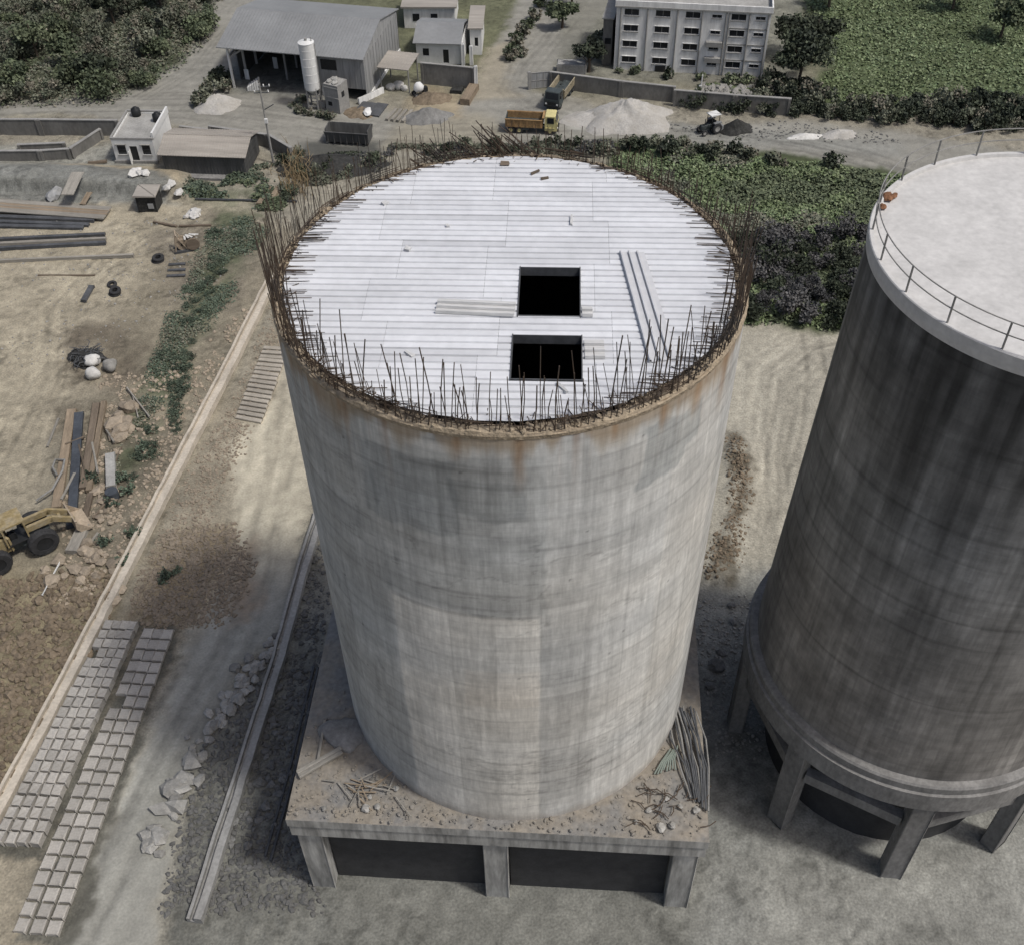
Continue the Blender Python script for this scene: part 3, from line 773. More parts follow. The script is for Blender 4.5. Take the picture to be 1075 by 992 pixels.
# short hooked bars and lacing lying in the rim, tips over the deck
b = MB()
for i in range(640):
    a = rng.uniform(-math.pi, math.pi)
    er = Vector((math.sin(a), -math.cos(a), 0)); et = Vector((math.cos(a), math.sin(a), 0))
    p = er * rng.uniform(11.55, 11.95) + Vector((0, 0, ZT + rng.uniform(.0, .12)))
    L = rng.uniform(.3, 1.15)
    q = p - er * L * rng.uniform(.5, 1.0) + et * rng.gauss(0, .35) + Vector((0, 0, rng.uniform(.0, .3)))
    b.tube([p, q], rng.uniform(.018, .032), 4)
for i in range(190):
    a = rng.uniform(-math.pi, math.pi); da = rng.uniform(.06, .2); z = ZT + rng.uniform(.05, .65); r = rng.uniform(11.55, 11.95)
    pts = [Vector((r * math.sin(a + da * t), -r * math.cos(a + da * t), z + rng.gauss(0, .04))) for t in (0, .5, 1)]
    b.tube(pts, .022, 4)
kind(b.build('tie_bar', MT['rebar'], silo), 'stuff')
b = MB()
for i in range(900):
    a = rng.uniform(-math.pi, math.pi); r = rng.uniform(11.3, 11.95)
    b.rock((r * math.sin(a), -r * math.cos(a), ZT + rng.uniform(0.0, .14)), rng.uniform(.04, .14), lvl=0, jit=.3)
kind(b.build('rim_debris', MT['rim'], silo), 'stuff')

# pedestal
PO = Vector((-1.55, -12.65, 0)); PZ = math.atan2(-13.7 + 11.6, 12.2 + 15.3)
PM = Matrix.Translation(PO) @ Matrix.Rotation(PZ, 4, 'Z')
PW2, PD = 13.8, 26.0
b = MB()
nx, ny = 70, 66
V = []; Fs = []
for i in range(nx + 1):
    for j in range(ny + 1):
        x = -PW2 + 2 * PW2 * i / nx; yy = PD * j / ny
        ed = min(i, nx - i, j, ny - j)
        z = ZB + (0.0 if ed == 0 else .05 + .22 * float(fbm(x * .6, yy * .6, 95)) * min(1, ed / 4))
        V.append((x, yy, z))
for i in range(nx):
    for j in range(ny):
        q = i * (ny + 1) + j; Fs.append((q, q + ny + 1, q + ny + 2, q + 1))
b.add(V, Fs, PM); b.build('dust_layer', MT['slab_soil'], silo, True)
b = MB()
b.box(0, PD / 2, ZB - .45, 2 * PW2, PD, .85, M=PM)
b.build('pedestal_slab', MT['fascia'], silo)
for yy in (.55, 8.5, 17, 25.4):
    b = MB(); b.box(0, yy, ZB - 1.58, 2 * PW2 - .12, .9, 1.38, M=PM); b.build('pedestal_beam', MT['fascia'], silo)
for xx in (-12.7, -.1, 12.6):
    for yy in (1.25, 9.2, 17.2, 25):
        b = MB(); b.cbox(xx, yy, (ZB - 2.28) / 2, 1.7, 1.7, ZB - 2.28, .06, M=PM)
        b.build('column', MT['fascia'], silo)
b = MB(); b.lathe([(10.5, ZB - .9), (1.2, 3.2), (1.2, 2.4)], 40); b.build('hopper', MT['old_concrete'], silo, True)

for x0, x1 in ((-11.8, -1.0), (.8, 11.7)):
    b = MB(); b.box((x0 + x1) / 2, 1.5, (ZB - 2.28) / 2, x1 - x0, .2, ZB - 2.3, M=PM); b.build('shade_panel', MT['hole'], silo)  # near-black panels added behind the front columns so the undercroft reads dark
# loose sheets on the deck
def deck_sheet(px, n, label, m, wrib, lift=.05):
    """flat ribbed sheet between two photographed ends: p0-p1 one end, p3-p2 the other"""
    q = [G(u, v, ZD + lift) for u, v in px]
    o = (q[0] + q[1] + q[2] + q[3]) / 4
    ax = ((q[3] + q[2]) - (q[0] + q[1])) / 2; L = ax.length; rz = math.atan2(ax.y, ax.x)
    wd = ((q[1] - q[0]).length + (q[2] - q[3]).length) / 2
    b = MB(); sgn = 1
    for i in range(n):
        y0 = -wd / 2 + wd * i / n; y1 = -wd / 2 + wd * (i + 1) / n; r = wrib
        prof = [(y0, 0), (y0 + r * .3, .14), (y0 + r, .14), (y0 + r * 1.3, .01), (y1 - .01, .01)]
        V = [(-L / 2, y, z) for y, z in prof] + [(L / 2, y, z) for y, z in prof]
        b.add(V, [(k, 5 + k, 6 + k, k + 1) for k in range(4)])
        b.box(0, (y0 + y1) / 2, -.012, L, (y1 - y0) - .004, .018)
    o.z = ZD + lift
    return tag(b.build('deck_sheet', m, None, False, o, rz), label, 'metal sheet', 'loose sheets lying on the silo deck')
deck_sheet(((650, 265), (658.5, 265), (690.5, 380), (681.5, 381)), 1, 'leftmost long white ribbed sheet of the three laid across the deck right of the holes', MT['loose_deck'], .10, .06)
deck_sheet(((659, 265), (667.3, 265.2), (701, 378), (691, 380)), 1, 'middle long white ribbed sheet of the three laid across the deck right of the holes', MT['loose_deck'], .10, .06)
deck_sheet(((667.8, 265.2), (676, 265.4), (711.5, 376), (701.5, 378)), 1, 'rightmost long white ribbed sheet of the three laid across the deck right of the holes', MT['loose_deck'], .10, .06)
deck_sheet(((458, 330), (459, 313), (541, 318), (540, 332)), 3, 'long weathered grey sheet lying on the white deck left of the upper hole', MT['deck_old'], .12, .05)
deck_sheet(((611, 333), (611, 322), (622, 322), (622, 333)), 2, 'tiny grey offcut sheet at the right corner of the upper hole', MT['deck_old'], .1, .05)
deck_sheet(((613.5, 377), (613.5, 357), (634, 357), (635, 377)), 3, 'small square grey sheet beside the lower hole on the white deck', MT['deck_old'], .1, .05)

for i, (u, v, lx, ly, lb) in enumerate(((530, 173, .5, .4, 'small dark scrap near the back rim of the white deck'), (572, 188, .45, .15, 'short dark batten near the back of the white deck, right of the dark scrap'),
        (562, 182, .6, .12, 'thin dark batten just above the short one near the back of the deck'), (404, 214, .35, .25, 'tiny grey scrap on the left half of the white deck'), (428, 262, .3, .3, 'tiny dark scrap left of the middle of the deck'),
        (600, 232, .9, .12, 'thin grey lath on the white deck above the upper hole'), (470, 238, .25, .2, 'tiny scrap by the middle seam of the deck'), (590, 408, .8, .12, 'thin lath just below the lower hole'), (430, 372, .5, .2, 'small grey offcut near the left front rebar'))):
    b = MB(); b.box(0, 0, .05, lx, ly, .1, jit=.03); tag(b.build('deck_scrap', MT['plank_dark'] if i < 3 else MT['deck_old'], None, False, G(u, v, ZD + .02), .3 * i), lb, 'scrap', 'scraps on the white deck')
# things lying on the pedestal
def bar_thing(pts, r, m, nm, label, cat, group, n=6):
    o = Vector(pts[0]); b = MB(); b.tube([Vector(p) - o for p in pts], r, n)
    return tag(b.build(nm, m, None, False, o), label, cat, group)
rng = random.Random(21)
for i in range(16):
    x = 700 + i * 2.3
    pts = [G(702 + i * 1.8 + rng.uniform(-2, 2), 742 + rng.uniform(-3, 6), ZB + .45 + .04 * (i % 4)),
           G(706 + i * 2.2 + rng.uniform(-5, 3), 775 + rng.uniform(-4, 4), ZB + .5 + .07 * (i % 4)),
           G(716 + i * 1.9 + rng.uniform(-2, 2), 805 + rng.uniform(-4, 4), ZB + .45 + .05 * (i % 3)),
           G(725 + i * 1.25, 832 + i * .9 + rng.uniform(-8, 8), ZB + .35)]
    bar_thing(pts, rng.uniform(.05, .085), MT['steel'] if i % 3 else MT['pipe'], 'steel_bar', 'long bent steel bar in the bundle on the right edge of the pedestal', 'steel bar', 'bent bars bundled on the pedestal edge')
for i in range(8):
    u = 687 + i * 3.2
    pts = [G(u, 812 - i * .8 + rng.uniform(-2, 2), ZB + .35), G(694 + i * 2, 800 - i * .6, ZB + .5), G(703 + i * 1.2, 788 - i * .6 + rng.uniform(-2, 2), ZB + .4)]
    bar_thing(pts, .06, MT['green_pipe'], 'plastic_hose', 'short pale green hose in the heap beside the bar bundle', 'hose', 'pale green hoses on the pedestal')
for i, (a, c2, w) in enumerate((((312, 811), (358, 785), .11), ((314, 815), (359, 789), .11))):
    o = G(*a, ZB + .42); e = G(*c2, ZB + .42); d = e - o
    b = MB(); b.box(d.length / 2, 0, 0, d.length, .28, .18)
    tag(b.build('timber_plank', MT['plank_grey'], None, False, o, math.atan2(d.y, d.x)), 'grey timber plank, %s of the pair on the left corner of the pedestal' % ('upper' if i == 0 else 'lower'), 'plank', 'planks on the pedestal corner')
o = G(334, 797, ZB + .4); e = G(341, 756, ZB + .4); d = e - o
b = MB(); b.box(d.length / 2, 0, 0, d.length, .16, .14)
tag(b.build('timber_plank', MT['plank_grey'], None, False, o, math.atan2(d.y, d.x)), 'single thin plank lying left of the silo foot, pointing away', 'plank', 'planks on the pedestal corner')
for i in range(22):
    u, v = 375 + rng.gauss(0, 14), 826 + rng.gauss(0, 6); a = rng.gauss(.35, .7); L = rng.uniform(.8, 2.2)
    p = G(u, v, ZB + .34 + .02 * (i % 6)); b = MB(); b.beam((0, 0, 0), (L * math.cos(-a), L * math.sin(-a), rng.uniform(0, .12)), .08, .06)
    tag(b.build('wood_stick', MT['plank_grey'] if i % 2 else MT['plank'], None, False, p), 'thin broken stick in the tangle on the front left of the pedestal', 'stick', 'sticks tangled on the pedestal')
for i, (u, v, r) in enumerate(((384, 848, .3), (396, 846, .22), (388, 836, .2), (340, 848, .18), (416, 827, .22), (681, 850, .22), (694, 868, .3), (706, 866, .26), (731, 850, .24), (714, 846, .2), (700, 838, .18), (668, 862, .16))):
    b = MB(); b.rock((0, 0, 0), r, lvl=1); tag(b.build('rubble_stone', MT['stone'], None, False, G(u, v, ZB + .32)), 'small pale lump of rubble on the dusty pedestal', 'stone', 'rubble lumps on the pedestal')
for i in range(24):
    u, v = 700 + rng.uniform(-24, 40), 855 + rng.uniform(-26, 18); a = rng.uniform(0, 3.14); L = rng.uniform(.5, 1.6)
    p = G(u, v, ZB + .34); b = MB(); b.tube([(0, 0, 0), (L * .5 * math.cos(a), L * .5 * math.sin(a), .08), (L * math.cos(a + .3), L * math.sin(a + .3), 0)], .035, 5)
    tag(b.build('wire_offcut', MT['rebar'], None, False, p), 'short bent wire offcut on the right front of the pedestal', 'wire', 'wire offcuts on the pedestal')
b = MB()
for i in range(1500):
    x_, y_ = rng.uniform(-13.6, 13.6), abs(rng.gauss(0, 4.5)) + .1
    if y_ > 20: continue
    p = PM @ Vector((x_, y_, 0))
    if math.hypot(p.x, p.y) < 12.1: continue
    b.rock((p.x, p.y, ZB + .16 + .08 * rng.random()), .03 + .14 * rng.random() ** 3, lvl=0, jit=.3)
kind(b.build('grit', MT['slab_soil']), 'stuff')
b = MB(); b.rock((0, 0, 0), 1.3, (1, 1.25, .4), 2, .08)
tag(b.build('cement_heap', MT['old_concrete'], None, True, G(361, 770, ZB + .15)), 'smooth grey mound of spilt cement against the left foot of the silo', 'cement heap')

# ------------------------------------------------------------------ second silo
SX, SY, S2T, S2B, R2 = 28.47, .09, 46.0, 12.6, 9.85
T, Zw, P, Fc = cyl_grid(R2, S2B, S2T - .9, 700, 240)
P[:, :2] *= (1 + .115 * (S2T - P[:, 2:3]) / (S2T - S2B))
S = np.radians(T) * R2
Cw = np.empty(T.shape + (3,)); Cw[:] = (0.20, 0.20, 0.194)
hue = fbm(S * .12, Zw * .2, 103) - .5
Cw *= 1 + np.array([.06, 0.01, -.05]) * hue[..., None]
mulc(Cw, .7 + .6 * fbm(S * .3, Zw * .15, 108, 5))
mulc(Cw, .8 + .4 * fbm(S * .8, Zw * .5, 109, 5))
st1 = fbm(S * .75, Zw * .025, 110, 4); dep = S2T - Zw
mulc(Cw, 1 - .55 * sstep(.42, .66, st1) * np.clip(1.05 - dep / 22, 0, 1))
st2 = fbm(S * 2.5, Zw * .05, 113, 3)
mulc(Cw, 1 - .18 * sstep(.5, .7, st2))
mulc(Cw, 1 + .14 * sstep(.56, .74, fbm(S * 1.6, Zw * .03, 117, 4)))
mulc(Cw, .68 + .32 * sstep(2, 18, dep))
mulc(Cw, 1 - .10 * sstep(.48, .66, fbm(S * .18, Zw * 2.4, 130, 3)))
mulc(Cw, .72 + .56 * fbm(S * .5, Zw * .5, 131, 5))
gr = fbm(S * 2.4, Zw * 2.4, 136, 3); mulc(Cw, .88 + .24 * gr)
Cw *= 1 + np.array([.05, 0.0, -.05]) * sstep(14, 28, dep)[..., None]
fp = np.floor(S / .62).astype(int), np.floor(Zw / .9).astype(int); mulc(Cw, 1 + .09 * (2 * _tab[fp[0] & 255, fp[1] & 255] - 1))
for a_, d_, w_ in ((-68, 14, .5), (-60, 9, .4), (-52, 18, .7), (-45, 12, .4), (-36, 20, .8), (-28, 8, .5), (-20, 15, .6), (-8, 19, .9), (4, 10, .5), (15, 16, .7), (-75, 10, .5), (-84, 16, .6)):
    mulc(Cw, 1 - .42 * sstep(w_, w_ * .2, np.abs((T - a_) * R2 * np.pi / 180 + .5 * (fbm(Zw * .4, 0 * S + a_, 133) - .5))) * sstep(d_, d_ * .5, dep + 4 * fbm(S, 0 * S, 134)))
zl = Zw + .2 * (fbm(S * .4, 0 * S, 120) - .5)
e = S2B + 1.3
while e < S2T:
    mulc(Cw, 1 - rs.uniform(.08, .32) * sstep(.16, .04, np.abs(zl - e)) * sstep(.3, .55, fbm(S * .2, Zw * .1 + e, 121)))
    e += rs.uniform(1.2, 2.6)
bd = np.abs((S / .62) % 1 - .5) * 2
mulc(Cw, 1 - .16 * sstep(.8, 1, bd) * fbm(S * .6, Zw * .3, 122))
silo2 = thing('silo', 'dark stained concrete silo on legs with a railed pale flat roof', 'silo', (SX, SY, 0))
grid_mesh('wall', P, Fc, MT['wall'], Cw.reshape(-1, 3), silo2)
b = MB(); b.lathe([(9.7, S2T - .98), (9.96, S2T - .95), (10.0, S2T - .55), (10.0, S2T - .05), (9.95, S2T), (9.75, S2T - .02), (9.7, S2T - .2), (0.01, S2T - .08)], 128)
b.build('roof_slab', MT['pale_roof'], silo2)
b = MB()
b.lathe([(10.8, S2B + .35), (11.4, S2B + .3), (11.52, S2B + .15), (11.52, S2B - .45), (11.7, S2B - .5), (11.7, S2B - 2.3), (11.6, S2B - 2.4), (9.8, S2B - 2.4), (9.8, S2B)], 128)
b.build('ring_beam', MT['old_concrete'], silo2)
b = MB(); b.lathe([(9.75, S2B - 1.5), (1.5, 6.5), (1.5, 5.4)], 48); b.build('hopper', MT['old_concrete'], silo2, True)
b = MB(); b.lathe([(8.6, S2B - 2.45), (8.6, -.3)], 48); b.build('shade_drum', MT['hole'], silo2, True)  # near-black drum added inside the legs to darken the space below
base_ang = math.atan2(G(800, 874).y - SY, G(800, 874).x - SX)
for k in range(8):
    a = base_ang + k * math.pi / 4; r = 11.0
    b = MB(); b.cbox(r * math.cos(a), r * math.sin(a), (S2B - 2.4) / 2, 1.2, 1.5, S2B - 2.42, .06, rz=a)
    b.build('column', MT['old_concrete'], silo2)
    a2 = a + math.pi / 4
    b = MB(); p0 = Vector((r * math.cos(a), r * math.sin(a), 7.2)); p1 = Vector((r * math.cos(a2), r * math.sin(a2), 7.2)); d = (p1 - p0).normalized()
    b.beam(p0 + d * .8, p1 - d * .8, .7, 1.0)
    b.build('tie_beam', MT['old_concrete'], silo2)
# handrail on the roof
np_ = 22
for k in range(np_):
    a = 2 * math.pi * k / np_ + .05
    b = MB(); b.tube([(9.8 * math.cos(a), 9.8 * math.sin(a), S2T - .03), (9.8 * math.cos(a), 9.8 * math.sin(a), S2T + 1.5)], .055, 5)
    b.build('rail_post', MT['pipe'], silo2)
for zz in (.8, 1.5):
    b = MB(); n = 120
    b.tube([(9.8 * math.cos(2 * math.pi * k / n), 9.8 * math.sin(2 * math.pi * k / n), S2T + zz) for k in range(n + 1)], .035, 5)
    b.build('handrail', MT['pipe'], silo2)
for u, v, r in ((932, 207, .28), (927, 217, .18), (938, 206, .2)):
    b = MB(); b.rock((0, 0, 0), r, (1.6, 1, .5), 1); tag(b.build('brick_scrap', MT['rust'], None, False, G(u, v, S2T - .05)), 'small brown scrap left on the pale roof of the dark silo', 'scrap', 'scraps on the dark silo roof')
#SECTION3
# ------------------------------------------------------------------ concrete channels, pipes
def channel(px, label, m, w, h, px0=None):
    pts = [G(*p) for p in px]; o = pts[0].copy()
    root = thing('drain_channel', label, 'channel', o, 0, 'concrete drain channels')
    for (a0, a1, z0, z1, nm) in ((-w / 2, -w * .02, -.3, h, 'side_wall'), (w * .30, w / 2, -.3, h * .8, 'side_wall'), (-w * .02 + .002, w * .30 - .002, -.3, .22, 'channel_floor')):
        b = MB(); V = []; Fs = []; n = 0
        for i, (p, q) in enumerate(zip(pts[:-1], pts[1:])):
            d = (q - p); L = d.length; d.normalize(); nn = Vector((d.y, -d.x, 0)); m_ = max(1, int(L / 1.3))
            for k in range(m_ + (1 if i == len(pts) - 2 else 0)):
                c = p + d * (L * k / m_) - o; jz = random.uniform(-.05, .05); jx = random.uniform(-.04, .04)
                z_ = gz(c.x + o.x, c.y + o.y) * .5
                for a, z in ((a0, z0), (a0 + jx, z1 + jz + z_), (a1 + jx, z1 + jz + z_), (a1, z0)):
                    pp = c + nn * a; V.append((pp.x, pp.y, z))
                n += 1
        for i in range(n - 1):
            for k in range(3): Fs.append((i * 4 + k, i * 4 + k + 1, i * 4 + 5 + k, i * 4 + 4 + k))
        Fs += [(0, 3, 2, 1), (n * 4 - 4, n * 4 - 3, n * 4 - 2, n * 4 - 1)]
        b.add(V, Fs); b.build(nm, m, root)
channel(((288, 292), (245.5, 378), (121, 620), (41, 773), (-60, 960)), 'long pale concrete channel running past the paved block strips at the far left', MT['channel'], 1.35, .75)
channel(((337, 540), (319, 597), (293, 693), (264, 785), (228, 897), (205, 968)), 'shorter grey concrete channel between the haul road and the silo pedestal', MT['channel_grey'], 1.15, .7)
for i, (a, c2) in enumerate((((330, 700), (279, 900)), ((334, 702), (285, 905)))):
    bar_thing([GG(*a, .22), GG((a[0] + c2[0]) / 2 + 2, (a[1] + c2[1]) / 2, .22), GG(*c2, .22)], .11, MT['steel'], 'steel_pipe', 'thin dark steel pipe, %s of the pair lying left of the pedestal' % ('left' if i == 0 else 'right'), 'pipe', 'pipes lying left of the pedestal')

# ------------------------------------------------------------------ cast block strips
def blocks(tl, tr, br, bl, ncol, h, gap, nm, label, group, m, zfun=None, pitch=None, rowgap=None):
    A, B_, C_, D_ = (G(*tl), G(*tr), G(*br), G(*bl))
    L = ((D_ - A).length + (C_ - B_).length) / 2; W = ((B_ - A).length + (C_ - D_).length) / 2
    n = int(round(L / pitch)); first = None
    ax = (D_ - A + C_ - B_).normalized(); rz = math.atan2(ax.y, ax.x)
    bl_, bw = L / n - gap, W / ncol - gap
    protos = []
    for q in range(4):
        b = MB(); b.cbox(0, 0, h / 2 - .15, bl_, bw, h + .3, .05, jit=.045)
        protos.append(b)
    objs = []
    for r in range(n):
        for k in range(ncol):
            if random.random() < .02: continue
            t = (r + .5) / n; s_ = (k + .5) / ncol
            p = A.lerp(D_, t).lerp(B_.lerp(C_, t), s_)
            p.z = gz(p.x, p.y) * .6 + random.uniform(-.03, .03)
            p.x += random.uniform(-.03, .03); p.y += random.uniform(-.03, .03)
            j = len(objs)
            if j < 4:
                o = protos[j].build(nm, m); tag(o, label, 'block', group)
            else:
                o = objs[random.randrange(4)].copy(); col.objects.link(o)
            o.location = p; o.rotation_euler = (random.gauss(0, .015), random.gauss(0, .015), rz + random.gauss(0, .02))
            objs.append(o)
blocks((114, 655), (147, 656), (45, 890), (-8, 888), 4, .7, .035, 'concrete_block', 'squarish pale concrete block in the taller block strip beside the long channel', 'blocks of the taller strip', MT['block'], pitch=1.0)
blocks((153, 660), (184, 662), (64, 985), (12, 980), 3, .35, .08, 'concrete_block', 'squarish pale concrete block in the low block strip along the haul road', 'blocks of the low strip', MT['block'], pitch=1.15)
# sleepers further up
A_, B_, C_, D_ = G(277, 364), G(305, 366), G(273, 446), G(248, 441)
n = 17; protos = []
for r in range(n):
    t = (r + .5) / n; p = A_.lerp(D_, t); q = B_.lerp(C_, t); d = q - p
    if r == 0:
        b = MB(); b.cbox(0, 0, .06, d.length, (A_ - D_).length / n - .14, .36, .04, jit=.02)
        s0 = tag(b.build('concrete_sleeper', MT['sleeper']), 'long narrow concrete sleeper laid in the ladder-like row beside the long channel', 'sleeper', 'sleepers in the ladder row'); o = s0
    else:
        o = s0.copy(); col.objects.link(o)
    c = (p + q) / 2; c.z = gz(c.x, c.y) + random.uniform(-.03, .03); o.location = c
    o.rotation_euler.z = math.atan2(d.y, d.x) + random.gauss(0, .02); o.scale = (random.uniform(.94, 1.04), 1, 1)

# ------------------------------------------------------------------ stones
rng = random.Random(31)
def stone_set(pts, r0, r1, m, nm, label, group, sq=(1, 1, .7)):
    protos = []
    for i, (u, v) in enumerate(pts):
        r = rng.uniform(r0, r1)
        if i < 5:
            b = MB(); b.rock((0, 0, 0), 1.0, sq, 1 if i % 2 else 0, .24)
            o = tag(b.build(nm, m), label, 'stone', group); protos.append(o)
        else:
            o = protos[rng.randrange(5)].copy(); col.objects.link(o)
        o.location = GG(u, v, r * .38); o.scale = (r * rng.uniform(.8, 1.3), r * rng.uniform(.8, 1.2), r * rng.uniform(.8, 1.1)); o.rotation_euler.z = rng.uniform(0, 6.28)
pts = []
for i in range(75):
    t = rng.random(); u = 298 - 92 * t + rng.gauss(0, 6) - 6; v = 668 + 130 * t + rng.gauss(0, 5)
    pts.append((u, v))
stone_set(pts, .25, .5, MT['stone'], 'field_stone', 'rounded pale field stone scattered between the haul road and the shorter channel', 'field stones along the shorter channel')
pts = []
for i in range(26):
    t = rng.random(); pts.append((192 - 32 * t + rng.gauss(0, 5) + (10 if i % 3 == 0 else 0), 800 + 100 * t + rng.gauss(0, 4)))
stone_set(pts, .3, .75, MT['stone'], 'broken_slab', 'big broken concrete lump on the right verge of the haul road', 'broken lumps on the road verge', (1.3, .9, .6))
pts = [(100 + rng.gauss(0, 14), 590 + rng.gauss(0, 14)) for i in range(18)] + [(62, 590), (55, 612), (68, 606), (48, 600)]
stone_set(pts, .4, .8, MT['stone_tan'], 'tan_boulder', 'tan boulder in the rubble in front of the yellow loader', 'tan boulders near the loader')
pts = [(275 + 50 * rng.random() - .15 * k, 700 + 190 * rng.random()) for k in range(40)]
stone_set([(u - (v - 700) * .18, v) for u, v in pts], .18, .42, MT['stone_dark'], 'grey_stone', 'grey stone on the dark ground left of the pedestal', 'grey stones left of the pedestal')
pts = [(757, 686), (752, 700), (770, 655), (768, 636), (745, 720), (762, 735), (756, 742), (735, 668)]
stone_set(pts[:5], .3, .7, MT['stone_dark'], 'dark_lump', 'dark earth lump on the ground between the two silos', 'dark lumps between the silos')
# loose rubble as stuff
def rubble(name, poly, n, r0, r1, m, seed, thr=.0):
    rg = np.random.RandomState(seed); P_ = np.array(gp(*poly)); lo, hi = P_.min(0), P_.max(0)
    b = MB(); k = 0
    random.seed(seed)
    while k < n:
        c = rg.uniform(lo, hi, (400, 2)); sd = poly_sd(c[:, 0], c[:, 1], P_)
        dn = fbm(c[:, 0] * .35, c[:, 1] * .35, seed)
        for (x, y), s_, d_ in zip(c, sd, dn):
            if s_ > rg.uniform(-.8, 1.0) and d_ > thr + rg.uniform(-.1, .1):
                r = r0 + (r1 - r0) * rg.rand() ** 2.5
                b.rock((x, y, gz(x, y) + r * .15), r, (1.1, .9, .7), 0, .28); k += 1
                if k >= n: break
    return kind(b.build(name, m), 'stuff')
rubble('gravel', ((135, 640), (175, 560), (245, 548), (268, 600), (235, 655), (170, 660)), 2600, .08, .26, MT['stone_tan'], 1)
rubble('clods', ((-60, 620), (60, 600), (112, 600), (118, 640), (50, 765), (-60, 940)), 2600, .1, .45, MT['heap_brown'], 2)
rubble('rubble', ((336, 545), (310, 640), (262, 720), (205, 795), (165, 960), (340, 960), (340, 640)), 3200, .07, .3, MT['stone_dark'], 3, .3)
rubble('gravel', ((215, 470), (250, 420), (290, 320), (300, 350), (262, 450), (215, 560), (150, 640), (140, 620)), 1700, .07, .2, MT['stone_tan'], 4)
rubble('clods', ((100, 400), (200, 380), (285, 300), (120, 610), (60, 640), (60, 560)), 1800, .07, .3, MT['stone_tan'], 5, .42)
rubble('rubble', ((735, 630), (800, 625), (800, 800), (745, 800), (720, 660)), 700, .05, .2, MT['stone'], 6, .35)
rubble('clods', ((766, 455), (778, 458), (789, 505), (778, 560), (776, 590), (740, 612), (748, 575), (770, 540)), 900, .05, .22, MT['heap_brown'], 7, .2)
rubble('gravel', ((-60, 230), (250, 230), (230, 300), (120, 360), (-60, 420)), 700, .05, .18, MT['stone'], 8, .3)
rubble('rubble', ((700, 130), (830, 128), (944, 140), (944, 152), (700, 140)), 500, .06, .22, MT['stone_dark'], 9, .3)
rubble('rubble', ((740, 90), (820, 95), (820, 104), (730, 98)), 260, .2, .7, MT['stone'], 10, .3)
random.seed(99)

# ------------------------------------------------------------------ plants
GREENS = dict(lush=[(.12, .16, .08), (.15, .18, .10), (.10, .13, .07)], purple=[(.062, .062, .062), (.08, .078, .076), (.048, .05, .05)], dark=[(.036, .044, .028), (.052, .062, .04), (.03, .037, .026)], mid=[(.08, .098, .056), (.105, .122, .072), (.062, .076, .046)],
              grey=[(.10, .108, .076), (.13, .136, .10), (.07, .08, .056), (.14, .13, .10)], bright=[(.105, .135, .065), (.13, .155, .085), (.085, .11, .055)],
              teal=[(.068, .09, .062), (.088, .11, .078), (.052, .068, .048)])
def crown(n, rx, ry, rz, leaf, pal, seed, lobes=7, cz=0.0):
    random.seed(seed); b = MB(); L = []
    lobes = int(lobes * 1.6)
    for i in range(lobes):
        a = random.uniform(0, 6.28); r = random.uniform(.1, .85)
        L.append((rx * r * math.cos(a), ry * r * math.sin(a), cz + rz * random.uniform(-.25, .55), random.uniform(.2, .52), random.choice(GREENS[pal])))
    for i in range(n):
        x0, y0, z0, s_, c = random.choice(L)
        d = Vector((random.gauss(0, 1), random.gauss(0, 1), random.gauss(0, 1))); d.normalize()
        q = random.random() ** .33 * random.uniform(.75, 1.15)
        p = (x0 + d.x * rx * s_ * q, y0 + d.y * ry * s_ * q, max(.02, z0 + d.z * rz * s_ * q))
        f = random.uniform(.85, 1.55)
        b.leaf(p, leaf, tuple(k * f for k in c))
    return b
def bush_proto(nm, n, rx, rz, leaf, pal, seed, label, group):
    root = thing(nm, label, 'bush', (0, 0, 0), 0, group)
    crown(n, rx, rx, rz, leaf, pal, seed, 7, rz * .5).build('foliage', MT['leaf'], root)
    b = MB()
    for k in range(4):
        a = k * 1.57 + .4; b.tube([(0, 0, -.2), (.3 * rx * math.cos(a), .3 * rx * math.sin(a), rz * .5), (.55 * rx * math.cos(a + .2), .55 * rx * math.sin(a + .2), rz * .95)], .05, 4, .015)
    b.build('stem', MT['bark'], root)
    return root
def scatter(protos, pts, s0, s1, labels=None):
    for i, (u, v) in enumerate(pts):
        p = GG(u, v); s_ = rng.uniform(s0, s1)
        if i < len(protos): o = protos[i]
        else: o = copy_tree(protos[i % len(protos)])
        o.location = p; o.rotation_euler.z = rng.uniform(0, 6.28); o.scale = (s_, s_, s_ * rng.uniform(.8, 1.15))
        if labels: o['label'] = labels
def in_poly(poly, n, dmin, seed):
    rg = random.Random(seed); P_ = gp(*poly); xs_ = [p[0] for p in P_]; ys_ = [p[1] for p in P_]; out = []; t = 0
    while len(out) < n and t < 30000:
        t += 1; x = rg.uniform(min(xs_), max(xs_)); y = rg.uniform(min(ys_), max(ys_))
        if poly_sd(np.array([x]), np.array([y]), P_)[0] > 0 and all((x - a) ** 2 + (y - c) ** 2 > dmin * dmin for a, c in out): out.append((x, y))
    return out
def scatter_xy(protos, pts, s0, s1):
    for i, (x, y) in enumerate(pts):
        o = protos[i] if i < len(protos) else copy_tree(protos[i % len(protos)])
        s_ = rng.uniform(s0, s1); o.location = (x, y, gz(x, y) - .1); o.rotation_euler.z = rng.uniform(0, 6.28); o.scale = (s_, s_, s_ * rng.uniform(.8, 1.2))
